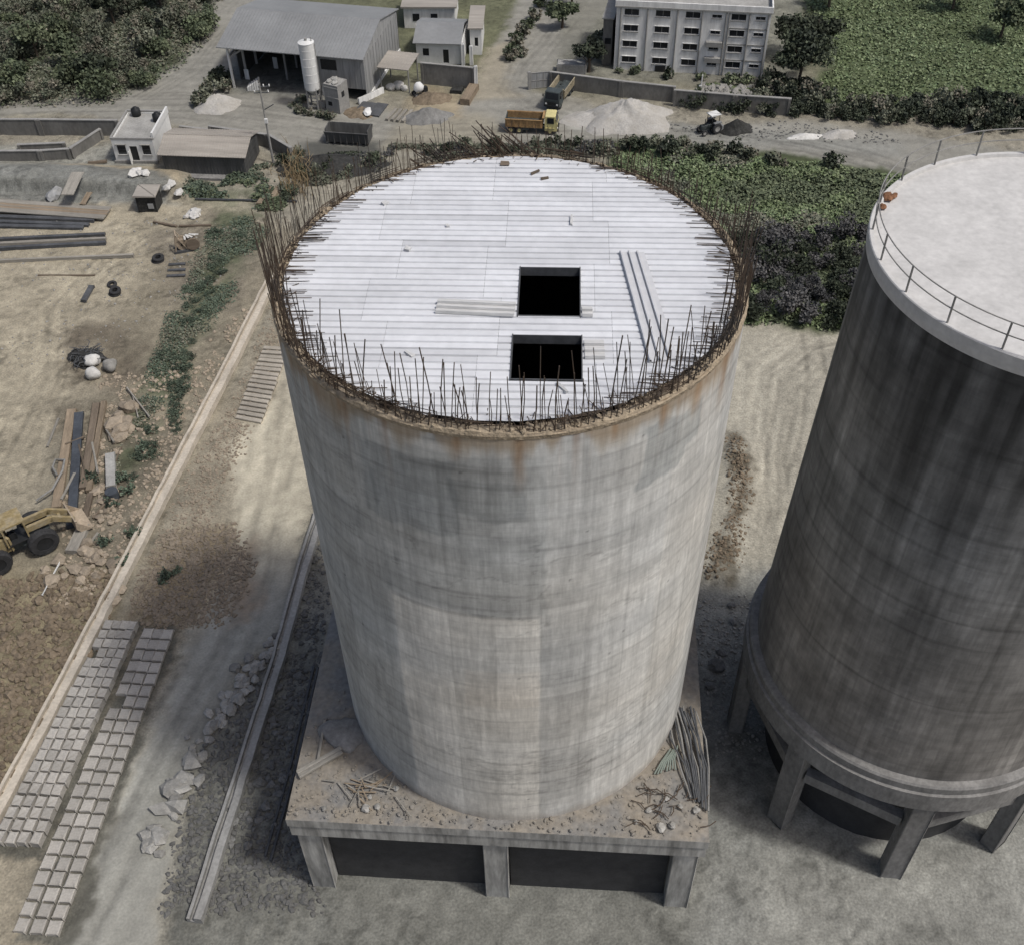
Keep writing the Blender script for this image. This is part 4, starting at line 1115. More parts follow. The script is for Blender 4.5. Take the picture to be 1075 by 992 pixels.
# weeds beside the long channel
lb, gr = 'low grey green weed bush in the strip beside the long pale channel', 'weed bushes beside the long channel'
wp = [bush_proto('weed_bush', 520, 1.6, .7, .20, 'teal', 200 + i, lb, gr) for i in range(3)]
pts = []
for i in range(46):
    t = rng.random(); pts.append((252 - 112 * t + rng.gauss(0, 9) - 12 * math.sin(t * 6), 245 + 245 * t + rng.gauss(0, 7)))
scatter(wp, pts, .35, .75)
lb, gr = 'small olive weed tuft on the rubble around the yellow loader', 'weed tufts near the loader'
wp2 = [bush_proto('weed_tuft', 120, .8, .5, .22, 'teal', 210 + i, lb, gr) for i in range(2)]
scatter(wp2, [(128, 505), (120, 530), (142, 560), (178, 605), (186, 600), (172, 612), (130, 590), (95, 505), (150, 470), (158, 455), (135, 515), (112, 570)], .7, 1.3)
# thicket at the upper left
lb, gr = 'grey green scrub bush in the thicket left of the dirt track', 'thicket bushes left of the dirt track'
tp = [bush_proto('scrub_bush', 1300, 2.9, 2.3, .34, ('grey', 'grey', 'mid', 'grey', 'mid')[i], 220 + i, lb, gr) for i in range(5)]
scatter_xy(tp, in_poly(((-150, 112), (60, 113), (120, 108), (190, 72), (228, 30), (215, -40), (-150, -40)), 120, 2.6, 5), .65, 1.35)
UNDERGROWTH = ((-150, 112), (60, 113), (120, 108), (190, 72), (228, 30), (215, -40), (-150, -40))
# field of shrubs right of the white topped silo
def shrub_field(name, poly, n, leaf, pal, hmax, seed, dens=.0, ns=.22):
    rg = np.random.RandomState(seed); random.seed(seed); P_ = np.array(gp(*poly)); lo, hi = P_.min(0), P_.max(0); b = MB(); k = 0
    while k < n:
        c = rg.uniform(lo, hi, (3000, 2)); x, y = c[:, 0], c[:, 1]
        sd = poly_sd(x + 2.5 * (fbm(x * .3, y * .3, seed) - .5), y + 2.5 * (fbm(x * .3, y * .3, seed + 1) - .5), P_)
        hN = fbm(x * ns, y * ns, seed + 2, 4); h2 = fbm(x * .9, y * .9, seed + 3, 3); tn = fbm(x * .12, y * .12, seed + 4, 3)
        for i in range(len(x)):
            if sd[i] < rg.uniform(-.6, .8) or hN[i] < dens + rg.uniform(0, .12): continue
            h = hmax * max(0.05, (hN[i] - .22) * 1.5) * (.5 + h2[i]) * min(1, .4 + sd[i] * .4)
            z = h * rg.rand() ** .5
            pl = GREENS[pal[min(len(pal) - 1, max(0, int((tn[i] - .3) * 2.5 * len(pal) + rg.uniform(-.5, .5))))]]
            cc = pl[rg.randint(len(pl))]; f = rg.uniform(.85, 1.5)
            b.leaf((x[i], y[i], gz(x[i], y[i]) + z + .03), leaf, tuple(q * f for q in cc), 1.8); k += 1
            if k >= n: break
    return kind(b.build(name, MT['leaf']), 'stuff')
shrub_field('undergrowth', UNDERGROWTH, 26000, .42, ('grey', 'mid', 'grey'), 1.6, 290)
shrub_field('shrubbery', ((648, 158), (740, 160), (800, 166), (945, 188), (1160, 215), (1160, 365), (890, 345), (782, 342), (740, 300), (640, 230)), 90000, .36, ('mid', 'bright', 'bright', 'lush', 'grey'), 1.5, 300)
shrub_field('grass', ((850, 112), (868, 70), (848, 20), (846, -60), (1300, -60), (1300, 135), (950, 116)), 34000, .40, ('bright', 'lush', 'bright'), .45, 320)
shrub_field('grass', ((735, 88), (790, 92), (782, 101), (728, 98)), 1500, .4, ('bright', 'mid'), .5, 330)
shrub_field('weeds', ((200, 190), (300, 172), (312, 200), (292, 222), (250, 214), (190, 208)), 4200, .38, ('grey', 'teal', 'mid'), 1.1, 340, .40)
shrub_field('weeds', ((215, 245), (262, 226), (285, 235), (232, 330), (205, 350), (170, 420), (130, 470), (118, 500), (150, 400)), 9000, .20, ('teal', 'grey'), .55, 350, .40)
shrub_field('weeds', ((305, 165), (400, 160), (405, 178), (325, 196)), 3200, .34, ('dark', 'purple', 'grey'), .9, 360, .42)
shrub_field('weeds', ((405, 153), (640, 150), (650, 164), (400, 172)), 6500, .34, ('grey', 'purple', 'grey'), 1.1, 365, .36)
lb, gr = 'dark bush in the hedge row below the green field at upper right', 'hedge bushes below the green field'
hp = [bush_proto('hedge_bush', 700, 2.2, 2.2, .40, ('dark', 'grey', 'dark')[i], 240 + i, lb, gr) for i in range(3)]
scatter_xy(hp, in_poly(((712, 113), (760, 117), (830, 123), (1000, 134), (1200, 152), (1200, 118), (940, 110), (832, 118), (712, 111)), 84, 1.6, 6) + in_poly(((806, 90), (862, 98), (860, 114), (806, 104)), 14, 1.5, 16), .55, 1.05)
lb, gr = 'tall dark bush at the far edge of the shrub field beside the cross road', 'bushes on the far edge of the shrub field'
ep = [bush_proto('roadside_bush', 420, 1.7, 2.0, .42, ('dark', 'grey')[i], 250 + i, lb, gr) for i in range(2)]
scatter(ep, [(672, 160), (690, 158), (706, 160), (718, 156), (735, 164), (748, 162), (770, 163), (784, 168), (700, 166), (722, 168), (745, 172), (812, 176), (870, 180), (660, 156)], .6, 1.05)
lb, gr = 'big dark shrub at the near edge of the shrub field above the sandy yard', 'shrubs on the near edge of the shrub field'
np3 = [bush_proto('large_shrub', 1700, 2.8, 2.4, .34, ('purple', 'dark', 'purple')[i], 255 + i, lb, gr) for i in range(3)]
scatter_xy(np3, in_poly(((772, 255), (900, 250), (1000, 260), (1000, 345), (890, 340), (783, 337)), 44, 2.2, 8), .6, 1.0)
lb, gr = 'dusty bush around the legs of the white cement tank', 'bushes around the cement tank'
cp_ = [bush_proto('dusty_bush', 200, 1.1, 1.0, .36, 'grey', 260 + i, lb, gr) for i in range(2)]
scatter(cp_, [(308, 112), (316, 118), (324, 121), (338, 122), (318, 108), (346, 124)], .7, 1.1)
lb, gr = 'dusty scrub beside the small white heap left of the open shed', 'scrub beside the white heap'
cp2 = [bush_proto('dusty_bush', 300, 1.5, 1.5, .42, ('grey', 'dark')[i], 265 + i, lb, gr) for i in range(2)]
scatter(cp2, [(206, 112), (212, 104), (220, 96), (228, 90), (236, 96), (240, 88), (216, 110), (231, 82)], .8, 1.2)
lb, gr = 'bush on the long green island in the middle of the upper dirt track', 'bushes on the track island'
cp3 = [bush_proto('island_bush', 340, 1.6, 1.5, .42, ('grey', 'mid')[i], 270 + i, lb, gr) for i in range(2)]
scatter(cp3, [(533, 63), (538, 55), (545, 48), (540, 44), (550, 40), (553, 30), (560, 20), (566, 8), (546, 58)], .8, 1.1)
lb, gr = 'dark weedy bush on the black spoil behind the rim of the white topped silo', 'bushes on the black spoil'
cp4 = [bush_proto('weedy_bush', 300, 1.4, 1.3, .4, ('dark', 'grey')[i], 275 + i, lb, gr) for i in range(2)]
scatter(cp4, [(300, 172), (308, 178), (316, 186), (298, 200), (305, 208), (330, 188), (345, 178), (365, 182), (392, 172), (312, 168), (470, 160), (490, 156), (520, 155), (560, 158), (600, 157), (630, 160), (580, 153), (450, 163), (540, 160)], .7, 1.2)
for i in range(60):
    pass
# dry reeds behind the left rim
b = MB()
for i in range(130):
    p = GG(312 + rng.gauss(0, 9), 190 + rng.gauss(0, 10)); h = rng.uniform(1.5, 3.5)
    b.tube([p, p + Vector((rng.gauss(0, .25), rng.gauss(0, .25), h * .6)), p + Vector((rng.gauss(0, .6), rng.gauss(0, .6), h))], .06, 3, .02)
kind(b.build('dry_reeds', MT['dry']), 'stuff')

# trees
def tree(px, h, r, pal, label, seed, leaf=.5, n=2400, group=None, z0=.35):
    p = GG(*px); root = thing('tree', label, 'tree', p, rng.uniform(0, 6), group)
    b = MB(); b.tube([(0, 0, -.3), (.1, .05, h * .3), (.05, .1, h * .55), (0, 0, h * .85)], .26, 8, .06)
    random.seed(seed + 1000)
    for k in range(7):
        a = k * .9 + random.uniform(-.3, .3); z = h * random.uniform(.25, .5); L = r * random.uniform(.5, .8)
        b.tube([(0, 0, z), (L * .5 * math.cos(a), L * .5 * math.sin(a), z + h * .14), (L * math.cos(a + .2), L * math.sin(a + .2), z + h * .3)], .10, 5, .03)
    b.build('trunk', MT['bark'], root)
    crown(n, r, r, h * (1 - z0) * .55, leaf, pal, seed, 11, h * (.5 + z0 * .3)).build('crown', MT['leaf'], root)
    return root
tree((838, 88), 8.5, 4.2, 'dark', 'tall dark tree standing right of the pale apartment block, nearest to it', 401, .5, 3600)
tree((852, 66), 8.0, 3.6, 'dark', 'dark tree just behind the tall one right of the apartment block', 402, .5, 2600)
tree((829, 60), 7.0, 3.0, 'dark', 'narrow dark tree squeezed against the right end of the apartment block', 403, .5, 2000)
tree((618, 76), 5.2, 2.4, 'dark', 'dark bushy tree left of the apartment block behind the compound wall', 404, .45, 2000)
tree((628, 60), 4.6, 1.9, 'grey', 'small grey green tree against the left end of the apartment block', 405, .42, 1300)
for i, (u, v, h) in enumerate(((70, 70, 6), (150, 60, 5), (105, 88, 5.2), (40, 60, 6.4), (180, 40, 5), (120, 25, 6), (20, 98, 5), (60, 20, 6), (170, 10, 6))):
    tree((u, v), h, h * .5, ('mid', 'grey', 'dark')[i % 3], 'round topped tree rising above the thicket left of the dirt track', 410 + i, .5, 1700, 'trees in the upper left thicket')
for i, (u, v, h) in enumerate(((870, 8, 7), (930, -5, 8), (1000, 10, 7), (1050, 40, 7), (600, 10, 6), (590, 30, 5))):
    tree((u, v), h, h * .48, ('dark', 'mid')[i % 2], 'broad tree at the far border of the site beyond the apartment block', 430 + i, .55, 1700, 'trees at the far border')
for i, (u, v) in enumerate(((650, 74), (668, 75), (700, 80), (722, 84), (662, 76), (780, 84), (792, 86), (764, 86))):
    pass
lb, gr = 'small garden bush in front of the apartment block facade', 'bushes in front of the apartment block'
gp_ = [bush_proto('garden_bush', 180, .9, 1.1, .34, ('mid', 'dark')[i], 280 + i, lb, gr) for i in range(2)]
scatter(gp_, [(650, 77), (664, 79), (668, 77), (700, 82), (735, 84), (772, 84), (784, 87), (796, 90), (778, 90), (806, 92), (765, 88)], .7, 1.3)
#SECTION4
# ------------------------------------------------------------------ buildings and walls
rng = random.Random(41); random.seed(41)
def part(b, nm, m, root, smooth=False): return b.build(nm, m, root, smooth)
def ribbed(b, x0, x1, z0, z1, y, step=.9, d=.05):
    """upright ribbed sheet cladding in the plane y, facing -y"""
    b.box((x0 + x1) / 2, y + .06, (z0 + z1) / 2, x1 - x0, .1, z1 - z0)
    n = int((x1 - x0) / step)
    for i in range(n): b.box(x0 + (i + .5) * (x1 - x0) / n, y - d / 2 + .008, (z0 + z1) / 2, .1, d, z1 - z0 - .01)

# --- open shed / warehouse
A, rz, L = fr((246, 93), (386, 106)); A.z = 0
he = HZ((386, 106), 61)
wh = thing('warehouse', 'large grey warehouse with its front half open on posts and the right half sheeted', 'warehouse', A, rz)
Dp = 17.0; xs_ = L * .60
b = MB()
ov = .7; z1 = he; zr = he + 2.0
V = [(-ov - .6, -ov, z1 - .12), (L + .2, -ov, z1 - .12), (L + .2, Dp / 2, zr), (-ov - .6, Dp / 2, zr), (L + .2, Dp + ov, z1 - .12), (-ov - .6, Dp + ov, z1 - .12)]
V2 = [(x, y, z + .12) for x, y, z in V]
b.add(V + V2, [(0, 3, 2, 1), (3, 5, 4, 2), (6, 7, 8, 9), (9, 8, 10, 11), (0, 1, 7, 6), (1, 2, 8, 7), (2, 4, 10, 8), (3, 0, 6, 9), (5, 3, 9, 11), (4, 5, 11, 10)])
n = 44
for i in range(n):
    x = -ov - .4 + (L + .9) * i / n
    b.beam((x, -ov + .02, z1 + .02), (x, Dp / 2, zr + .14), .07, .06)
part(b, 'roof', MT['sheet'], wh)
b = MB(); ribbed(b, xs_, L - .03, 1.7, he - .25, 0); part(b, 'front_cladding', MT['sheet_light'], wh)
b = MB(); M_ = Matrix.Translation((L, 0, 0)) @ Matrix.Rotation(math.pi / 2, 4, 'Z')
ribbed(b, 0.05, Dp, .5, he - .2, 0, 1.3, .06)
b2 = MB(); b2.add(b.v, b.f, M_); part(b2, 'end_cladding', MT['sheet_light'], wh)
b = MB(); g0 = he - .2
b.add([(L - .02, 0, g0), (L - .02, Dp, g0), (L - .02, Dp / 2, zr - .05), (L - .16, 0, g0), (L - .16, Dp, g0), (L - .16, Dp / 2, zr - .05)], [(0, 1, 2), (5, 4, 3), (0, 2, 5, 3), (1, 4, 5, 2)])
part(b, 'gable', MT['sheet_light'], wh)
b = MB(); b.box(L + .06, Dp / 2, .26, .22, Dp, .5); part(b, 'plinth', MT['whitewash'], wh)
b = MB(); b.box(xs_ + (L - xs_) * .36, -.045, he - 1.5, 2.4, .12, 1.5); part(b, 'shutter', MT['black'], wh)
b = MB(); b.box(L / 2, Dp, he / 2, L, .2, he - .3); part(b, 'back_wall', MT['sheet_dark'], wh)
b = MB(); b.box(0.05, Dp * .58, he * .45, .14, Dp * .84, he * .86); part(b, 'side_wall', MT['sheet_dark'], wh)
for y in (0, 4.2, 8.4, 12.6):
    for x in ((0, xs_) if y == 0 else (.3, L * .33, xs_)):
        b = MB(); b.box(x, y + .12, (he - .15) / 2, .30, .30, he - .15); part(b, 'post', MT['whitewash'] if x < 1 else MT['trim'], wh)
b = MB(); b.beam((0, .3, he - 1.9), (2.6, .3, he - .3), .2, .25); b.beam((0, .1, he - 1.7), (0, Dp * .2, he - 1.7), .16, .25); part(b, 'brace', MT['trim'], wh)
for i, (u, v, hgt) in enumerate(((252, 83, 1.6), (268, 73, 1.8))):
    p = loc2(A, rz, G(u, v)); b = MB(); b.box(1.0 + 3.0 * i, 3.0 + 4.4 * i, hgt / 2 + .1, .7, .12, hgt)
    part(b, 'door_leaf', MT['whitewash'], wh)
b = MB()
for k in range(5): b.cbox(k * .35, .1 * k, .35 + .12 * k, .3, 1.5, .7 + .2 * k, .04, rz=.2)
tag(b.build('sheet_stack', MT['whitewash'], None, False, G(262, 94), rz), 'leaning stack of pale sheets at the open front of the warehouse', 'sheet stack')

# --- white cement tank on legs
p = G(331, 113); hT = HZ((331, 113), 43)
tk = thing('cement_tank', 'tall white cylindrical cement tank on four legs in front of the warehouse', 'tank', p)
r = 1.12; zb = hT * .30
b = MB(); b.lathe([(.25, zb - .9), (r, zb), (r, zb + .05)] + [q for k in range(1, 6) for q in ((r, zb + (hT - zb) * k / 6 - .04), (r + .03, zb + (hT - zb) * k / 6), (r, zb + (hT - zb) * k / 6 + .04))] + [(r, hT - .25), (r + .05, hT - .2), (r * .5, hT), (.01, hT + .03)], 28); part(b, 'tank_shell', MT['white'], tk)
for k in range(4):
    a = .6 + k * math.pi / 2; b = MB(); b.beam((r * .92 * math.cos(a), r * .92 * math.sin(a), 0), (r * .92 * math.cos(a), r * .92 * math.sin(a), zb + .3), .2, .2); part(b, 'leg', MT['trim'], tk)
b = MB()
for zz in (.5, zb * .6):
    for k in range(4):
        a, a2 = .6 + k * math.pi / 2, .6 + (k + 1) * math.pi / 2
        b.beam((r * .9 * math.cos(a), r * .9 * math.sin(a), zz), (r * .9 * math.cos(a2), r * .9 * math.sin(a2), zz), .12, .12)
part(b, 'leg_brace', MT['trim'], tk)
b = MB(); b.tube([(0, 0, hT), (0, 0, hT + .35)], .2, 8); b.tube([(r * .7, 0, hT - .1), (r * .7, 0, hT + .5)], .08, 6); part(b, 'vent', MT['trim'], tk)
b = MB(); b.tube([(r + .1, -.3, 1), (r + .1, -.3, hT - .3)], .06, 6); b.box(r - .1, 0, .45, 1.1, .8, .9); part(b, 'feed_pipe', MT['trim'], tk)

# --- concrete hut next to it
A, rz, L = fr((343, 117), (357.5, 120.5)); hh = HZ((343, 117), 88)
hut = thing('batching_hut', 'narrow tall concrete hut with two dark openings beside the white cement tank', 'hut', A, rz)
b = MB(); d_ = 2.6
for (cx, cy, sx, sy) in ((L / 2, .1, L, .2), (.1, d_ / 2, .2, d_ - .42), (L - .1, d_ / 2, .2, d_ - .42), (L / 2, d_ - .1, L, .2)): b.box(cx, cy, hh / 2, sx, sy, hh)
part(b, 'wall', MT['trim'], hut)
b = MB(); b.box(L / 2, d_ / 2, hh - .12, L - .42, d_ - .42, .2)
for q in ((.5, .8), (1.3, 1.4), (.8, 1.9), (1.6, .7)): b.rock((q[0], q[1], hh + .15), .4, (1.2, 1, .6), 1)
part(b, 'roof', MT['concrete'], hut)
b = MB(); b.box(L * .35, -.012, hh * .32, .65, .06, .6); part(b, 'window', MT['glass'], hut)
b = MB(); b.box(L + .012, 1.2, hh * .62, .06, .7, .8); part(b, 'window', MT['glass'], hut)
b = MB(); b.box(L / 2, -.02, hh * .55, L + .06, .1, .14); b.box(L / 2, -.02, hh * .9, L + .06, .1, .12); part(b, 'band', MT['concrete'], hut)
b = MB(); b.cbox(0, 0, 1.5, 1.7, 1.4, 3.0, .1); tag(b.build('water_tank', MT['white'], None, False, G(346, 100), rz), 'pale upright water tank between the cement tank and the warehouse wall', 'water tank')

# --- lean-to shelter
A, rz, L = fr((401, 95), (430, 98)); hs = HZ((401, 95), 70.5)
sh = thing('shelter', 'small open shelter with a flat tan roof on four posts right of the warehouse', 'shelter', A, rz)
ds = 4.8
b = MB(); b.add([(-.3, -.5, hs), (L + .2, -.5, hs), (L + .3, ds, hs + .25), (-.2, ds, hs + .25), (-.3, -.5, hs + .14), (L + .2, -.5, hs + .14), (L + .3, ds, hs + .39), (-.2, ds, hs + .39)], [(3, 2, 1, 0), (4, 5, 6, 7), (0, 1, 5, 4), (1, 2, 6, 5), (2, 3, 7, 6), (3, 0, 4, 7)])
for i in range(12): b.beam((-.2 + i * L / 11, -.5, hs + .16), (-.1 + i * L / 11, ds, hs + .41), .06, .05)
part(b, 'roof', MT['roof_tan'], sh)
for x in (0, L):
    for y in (0, ds - .4):
        b = MB(); b.box(x, y, hs / 2, .16, .16, hs); part(b, 'post', MT['trim'], sh)
for i, (u, v, r) in enumerate(((410, 92, .7), (418, 90, .8), (424, 93, .6))):
    b = MB(); b.rock((0, 0, 0), r, (1, 1, .8), 2, .1); tag(b.build('sack_pile', MT['sack'], None, True, G(u, v, r * .5)), 'grey sack pile under the tan shelter roof, %s of three' % ('leftmost', 'middle', 'rightmost')[i], 'sack pile')
b = MB(); b.cbox(0, 0, .5, 5.0, .35, 1.0, .05); 
tag(b.build('low_wall', MT['whitewash'], None, False, G(390, 104), rz + 1.05), 'short whitewashed low wall from the warehouse corner towards the shelter', 'low wall')
# mixer machine
p = G(440, 101)
mx = thing('concrete_mixer', 'small concrete mixer with a pale drum and dark wheels beside the tan shelter', 'concrete mixer', p, .4)
b = MB(); b.lathe([(.35, -.75), (.75, -.2), (.75, .3), (.4, .75), (.36, .7)], 18, Matrix.Translation((0, 0, 1.35)) @ Matrix.Rotation(.9, 4, 'Y')); part(b, 'drum', MT['white'], mx, True)
b = MB(); b.beam((-1, -.5, .55), (1.2, -.5, .55), .12, .12); b.beam((-1, .5, .55), (1.2, .5, .55), .12, .12); b.beam((0, -.5, .5), (0, -.6, 1.5), .12, .12); b.beam((0, .5, .5), (0, .6, 1.5), .12, .12); b.box(1, 0, .9, .7, .7, .7); part(b, 'frame', MT['black'], mx)
def wheel(root, x, y, z, r, w, axis='y', rim=None, nm='wheel'):
    M = Matrix.Translation((x, y, z)) @ (Matrix.Rotation(math.pi / 2, 4, 'X') if axis == 'y' else Matrix.Rotation(math.pi / 2, 4, 'Y'))
    b = MB(); b.lathe([(r * .55, -w / 2), (r * .9, -w / 2), (r, -w * .3), (r, w * .3), (r * .9, w / 2), (r * .55, w / 2), (r * .55, -w / 2)], 24, M)
    wl = b.build(nm, MT['rubber'], root)
    b = MB(); b.lathe([(.01, -w * .3), (r * .3, -w * .36), (r * .54, -w * .42), (r * .545, w * .42), (r * .3, w * .36), (.01, w * .3)], 20, M); b.build('rim', rim or MT['trim'], wl)
    return wl
for x in (-.6, .9):
    for y in (-.6, .6): wheel(mx, x, y, .35, .35, .16)

# --- compound walls
def comp_wall(pts, topv, label, m=None, pier=6.0, h=None, cat='wall', name='compound_wall', th=.3):
    A = G(*pts[0]); root = thing(name, label, cat, A)
    hs_ = h or HZ(pts[0], topv)
    for a, c2 in zip(pts[:-1], pts[1:]):
        P0, P1 = G(*a) - A, G(*c2) - A; d = P1 - P0; L = d.length; rz = math.atan2(d.y, d.x)
        M = Matrix.Translation(P0) @ Matrix.Rotation(rz, 4, 'Z')
        b = MB(); b.box(L / 2, 0, hs_ / 2 - .2, L, th, hs_ + .4, M=M); part(b, 'wall_panel', m or MT['compound'], root)
        b = MB(); b.box(L / 2, 0, hs_ + .06, L + .02, th + .14, .12, M=M); part(b, 'coping', MT['trim'], root)
        n = max(1, int(L / pier))
        for i in range(n + 1):
            b = MB(); b.box(min(L - .2, max(.2, i * L / n)), -th / 2 - .06, hs_ / 2 - .15, .38, .2, hs_ + .3, M=M); part(b, 'pier', m or MT['compound'], root)
    return root
w_ = comp_wall(((443, 88), (499, 93.5)), 66.5, 'grey compound wall right of the tan shelter, ending in a white pier')
b = MB(); p = G(500, 94) - w_.location; hw = HZ((499, 93.5), 70); b.cbox(p.x, p.y, hw / 2, .55, .55, hw + .3, .05); part(b, 'end_pier', MT['white'], w_)
comp_wall(((577, 92), (652, 102), (708, 108)), 76, 'long grey compound wall behind the front facing truck and the pale heap')
comp_wall(((706, 111.5), (770, 117), (828, 121)), 95, 'dark compound wall in front of the apartment block with bushes at its foot')
comp_wall(((-90, 142), (45, 142), (128, 143)), 126, 'old grey compound wall along the far road left of the white gatehouse')
comp_wall(((190, 139), (222, 143)), 133, 'short low grey wall just behind the dark shed')
comp_wall(((222, 146), (283, 155)), 133, 'grey wall rising behind the right end of the dark shed', pier=4)
comp_wall(((283, 155), (308, 170)), 141, 'grey wall turning towards the silo beside the electric pole', pier=4)
comp_wall(((-60, 170), (45, 169), (76, 167), (108, 146)), 0, 'low inner yard wall with a bend, left of the white gatehouse', h=1.5, pier=40)
comp_wall(((20, 158), (70, 156)), 0, 'lowest straight yard wall inside the bent yard wall left of the gatehouse', h=.8, pier=40)
# sliding gate
A, rz, L = fr((557, 94), (577, 92)); hg = HZ((557, 94), 77)
gt = thing('gate', 'light grey metal gate leaf standing ajar at the end of the long compound wall', 'gate', A, rz)
b = MB(); b.box(L / 2, 0, hg / 2, L - .12, .06, hg - .3); part(b, 'panel', MT['sheet_light'], gt)
b = MB()
for z in (.12, hg * .5, hg - .05): b.box(L / 2, -.01, z, L, .12, .1)
for x in (.04, L / 3, 2 * L / 3, L - .04): b.box(x, -.014, hg / 2, .08, .11, hg - .2)
part(b, 'gate_frame', MT['trim'], gt)
b = MB(); b.box(-.2, 0, hg / 2 + .05, .4, .4, hg + .3); part(b, 'gate_post', MT['trim'], gt)

# --- gatehouse
A, rz, L = fr((123, 171), (166, 171.5)); hg = HZ((123, 171), 147)
gh = thing('gatehouse', 'small white flat roofed gatehouse with a doorway between two barred windows', 'house', A, rz)
dg = 8.0
b = MB()
dx0, dx1, dz = L * .40, L * .58, hg * .72
wx = ((L * .10, L * .31), (L * .70, L * .90)); wz0, wz1 = hg * .36, hg * .78
def wall_with_holes(b, x0, x1, z0, z1, holes, y, t):
    """front wall in strips around its openings"""
    cx = sorted(set([x0, x1] + [q for h in holes for q in h[:2]]))
    for a, e in zip(cx[:-1], cx[1:]):
        hs2 = sorted([h for h in holes if h[0] <= a + 1e-6 and h[1] >= e - 1e-6], key=lambda h: h[2]); z = z0
        for h in hs2:
            if h[2] > z + .01: b.box((a + e) / 2, y + t / 2, (z + h[2]) / 2, e - a, t, h[2] - z)
            z = h[3]
        if z1 > z + .01: b.box((a + e) / 2, y + t / 2, (z + z1) / 2, e - a, t, z1 - z)
wall_with_holes(b, 0, L, 0, hg, [(dx0, dx1, .3, dz)] + [(a, e, wz0, wz1) for a, e in wx], 0, .22)
for (cx, cy, sx, sy) in ((.11, dg / 2 + .11, .22, dg - .22), (L - .11, dg / 2 + .11, .22, dg - .22), (L / 2, dg - .11, L - .44, .22)): b.box(cx, cy, hg / 2, sx, sy, hg)
part(b, 'wall', MT['white'], gh)
b = MB(); b.box(L / 2, dg / 2, hg - .3, L - .44, dg - .44, .2); part(b, 'roof', MT['concrete'], gh)
b = MB()
for (cx, cy, sx, sy) in ((L / 2, .1, L + .16, .3), (-.02, dg / 2 + .12, .26, dg - .3), (L / 2, dg + .02, L + .16, .3)): b.box(cx, cy, hg + .14, sx, sy, .26)
part(b, 'parapet', MT['trim'], gh)
b = MB(); b.box(L + .02, dg / 2 + .12, hg + .45, .26, dg - .3, .9); part(b, 'high_parapet', MT['white'], gh)
b = MB(); b.box(L / 2, -.15, .16, L + .3, .3, .5); part(b, 'plinth', MT['old_concrete'], gh)
b = MB(); b.box((dx0 + dx1) / 2, .18, (.3 + dz) / 2, dx1 - dx0, .06, dz - .3); part(b, 'door', MT['black'], gh)
b = MB(); b.box(dx0 + .02, -.4, dz * .42, .06, .8, dz * .8); part(b, 'door_leaf', MT['white'], gh)
for a, e in wx:
    b = MB(); b.box((a + e) / 2, .14, (wz0 + wz1) / 2, e - a, .05, wz1 - wz0); w = part(b, 'window', MT['glass'], gh)
    b = MB()
    for k in range(7): b.box(a + (e - a) * (k + .5) / 7, .07, (wz0 + wz1) / 2, .04, .04, wz1 - wz0 - .004)
    for k in range(3): b.box((a + e) / 2, .035, wz0 + (wz1 - wz0) * (k + .5) / 3, e - a - .004, .03, .04)
    b.build('window_grille', MT['steel'], w)
    b = MB(); b.box((a + e) / 2, -.06, wz0 - .07, e - a + .2, .14, .1); b.box((a + e) / 2, -.12, wz1 + .1, e - a + .3, .26, .09); b.build('sill', MT['trim'], w)
for i, (x, y) in enumerate(((L * .26, dg - .7), (L * .86, dg - 2.2))):
    b = MB(); b.lathe([(.0, 0), (.62, 0), (.66, .5), (.62, 1.0), (.3, 1.15), (.3, 1.25), (.01, 1.27)], 20)
    M = Matrix.Translation(A) @ Matrix.Rotation(rz, 4, 'Z'); q = M @ Vector((x, y, hg - .19))
    if i == 0: q = M @ Vector((x, y, hg - .19))
    tag(b.build('roof_tank', MT['black'], None, True, q), 'round black water tank on the gatehouse roof, %s' % ('back left one' if i == 0 else 'right one beside the high parapet'), 'water tank')

# --- dark shed next to it
A, rz, L = fr((175, 184), (260, 187)); hs = HZ((260, 187), 165)
sd = thing('shed', 'long low shed with dark corrugated walls and a faded double pitched roof', 'shed', A, rz)
dd = 6.8
b = MB(); ribbed(b, 0, L, .25, hs, 0, .45, .05); part(b, 'front_wall', MT['sheet_dark'], sd)
b = MB(); M_ = Matrix.Translation((L, 0, 0)) @ Matrix.Rotation(math.pi / 2, 4, 'Z'); t_ = MB(); ribbed(t_, .14, dd, .2, hs + .1, 0, .5, .05); b.add(t_.v, t_.f, M_)
b.add([(L - .05, .1, hs + .1), (L - .05, dd, hs + .1), (L - .05, dd / 2, hs + 1.0), (L - .15, .1, hs + .1), (L - .15, dd, hs + .1), (L - .15, dd / 2, hs + 1.0)], [(0, 1, 2), (5, 4, 3), (0, 2, 5, 3), (1, 4, 5, 2)])
part(b, 'end_wall', MT['sheet_dark'], sd)
b = MB(); b.box(L / 2, dd, hs / 2, L - .3, .12, hs); b.box(.06, dd / 2, hs / 2, .12, dd - .3, hs); part(b, 'back_wall', MT['sheet_dark'], sd)
b = MB(); o_ = .35
V = [(-.5, -o_, hs - .05), (L + o_, -o_, hs - .05), (L + o_, dd / 2, hs + 1.05), (-.5, dd / 2, hs + 1.05), (L + o_, dd + o_, hs - .05), (-.5, dd + o_, hs - .05)]
V2 = [(x, y, z + .08) for x, y, z in V]
b.add(V + V2, [(0, 3, 2, 1), (3, 5, 4, 2), (6, 7, 8, 9), (9, 8, 10, 11), (0, 1, 7, 6), (1, 2, 8, 7), (2, 4, 10, 8), (3, 0, 6, 9), (5, 3, 9, 11), (4, 5, 11, 10)])
for i in range(34):
    x = -.4 + (L + .6) * i / 33; b.beam((x, -o_, hs + .05), (x, dd / 2, hs + 1.15), .06, .05); b.beam((x, dd + o_, hs + .05), (x, dd / 2, hs + 1.15), .06, .05)
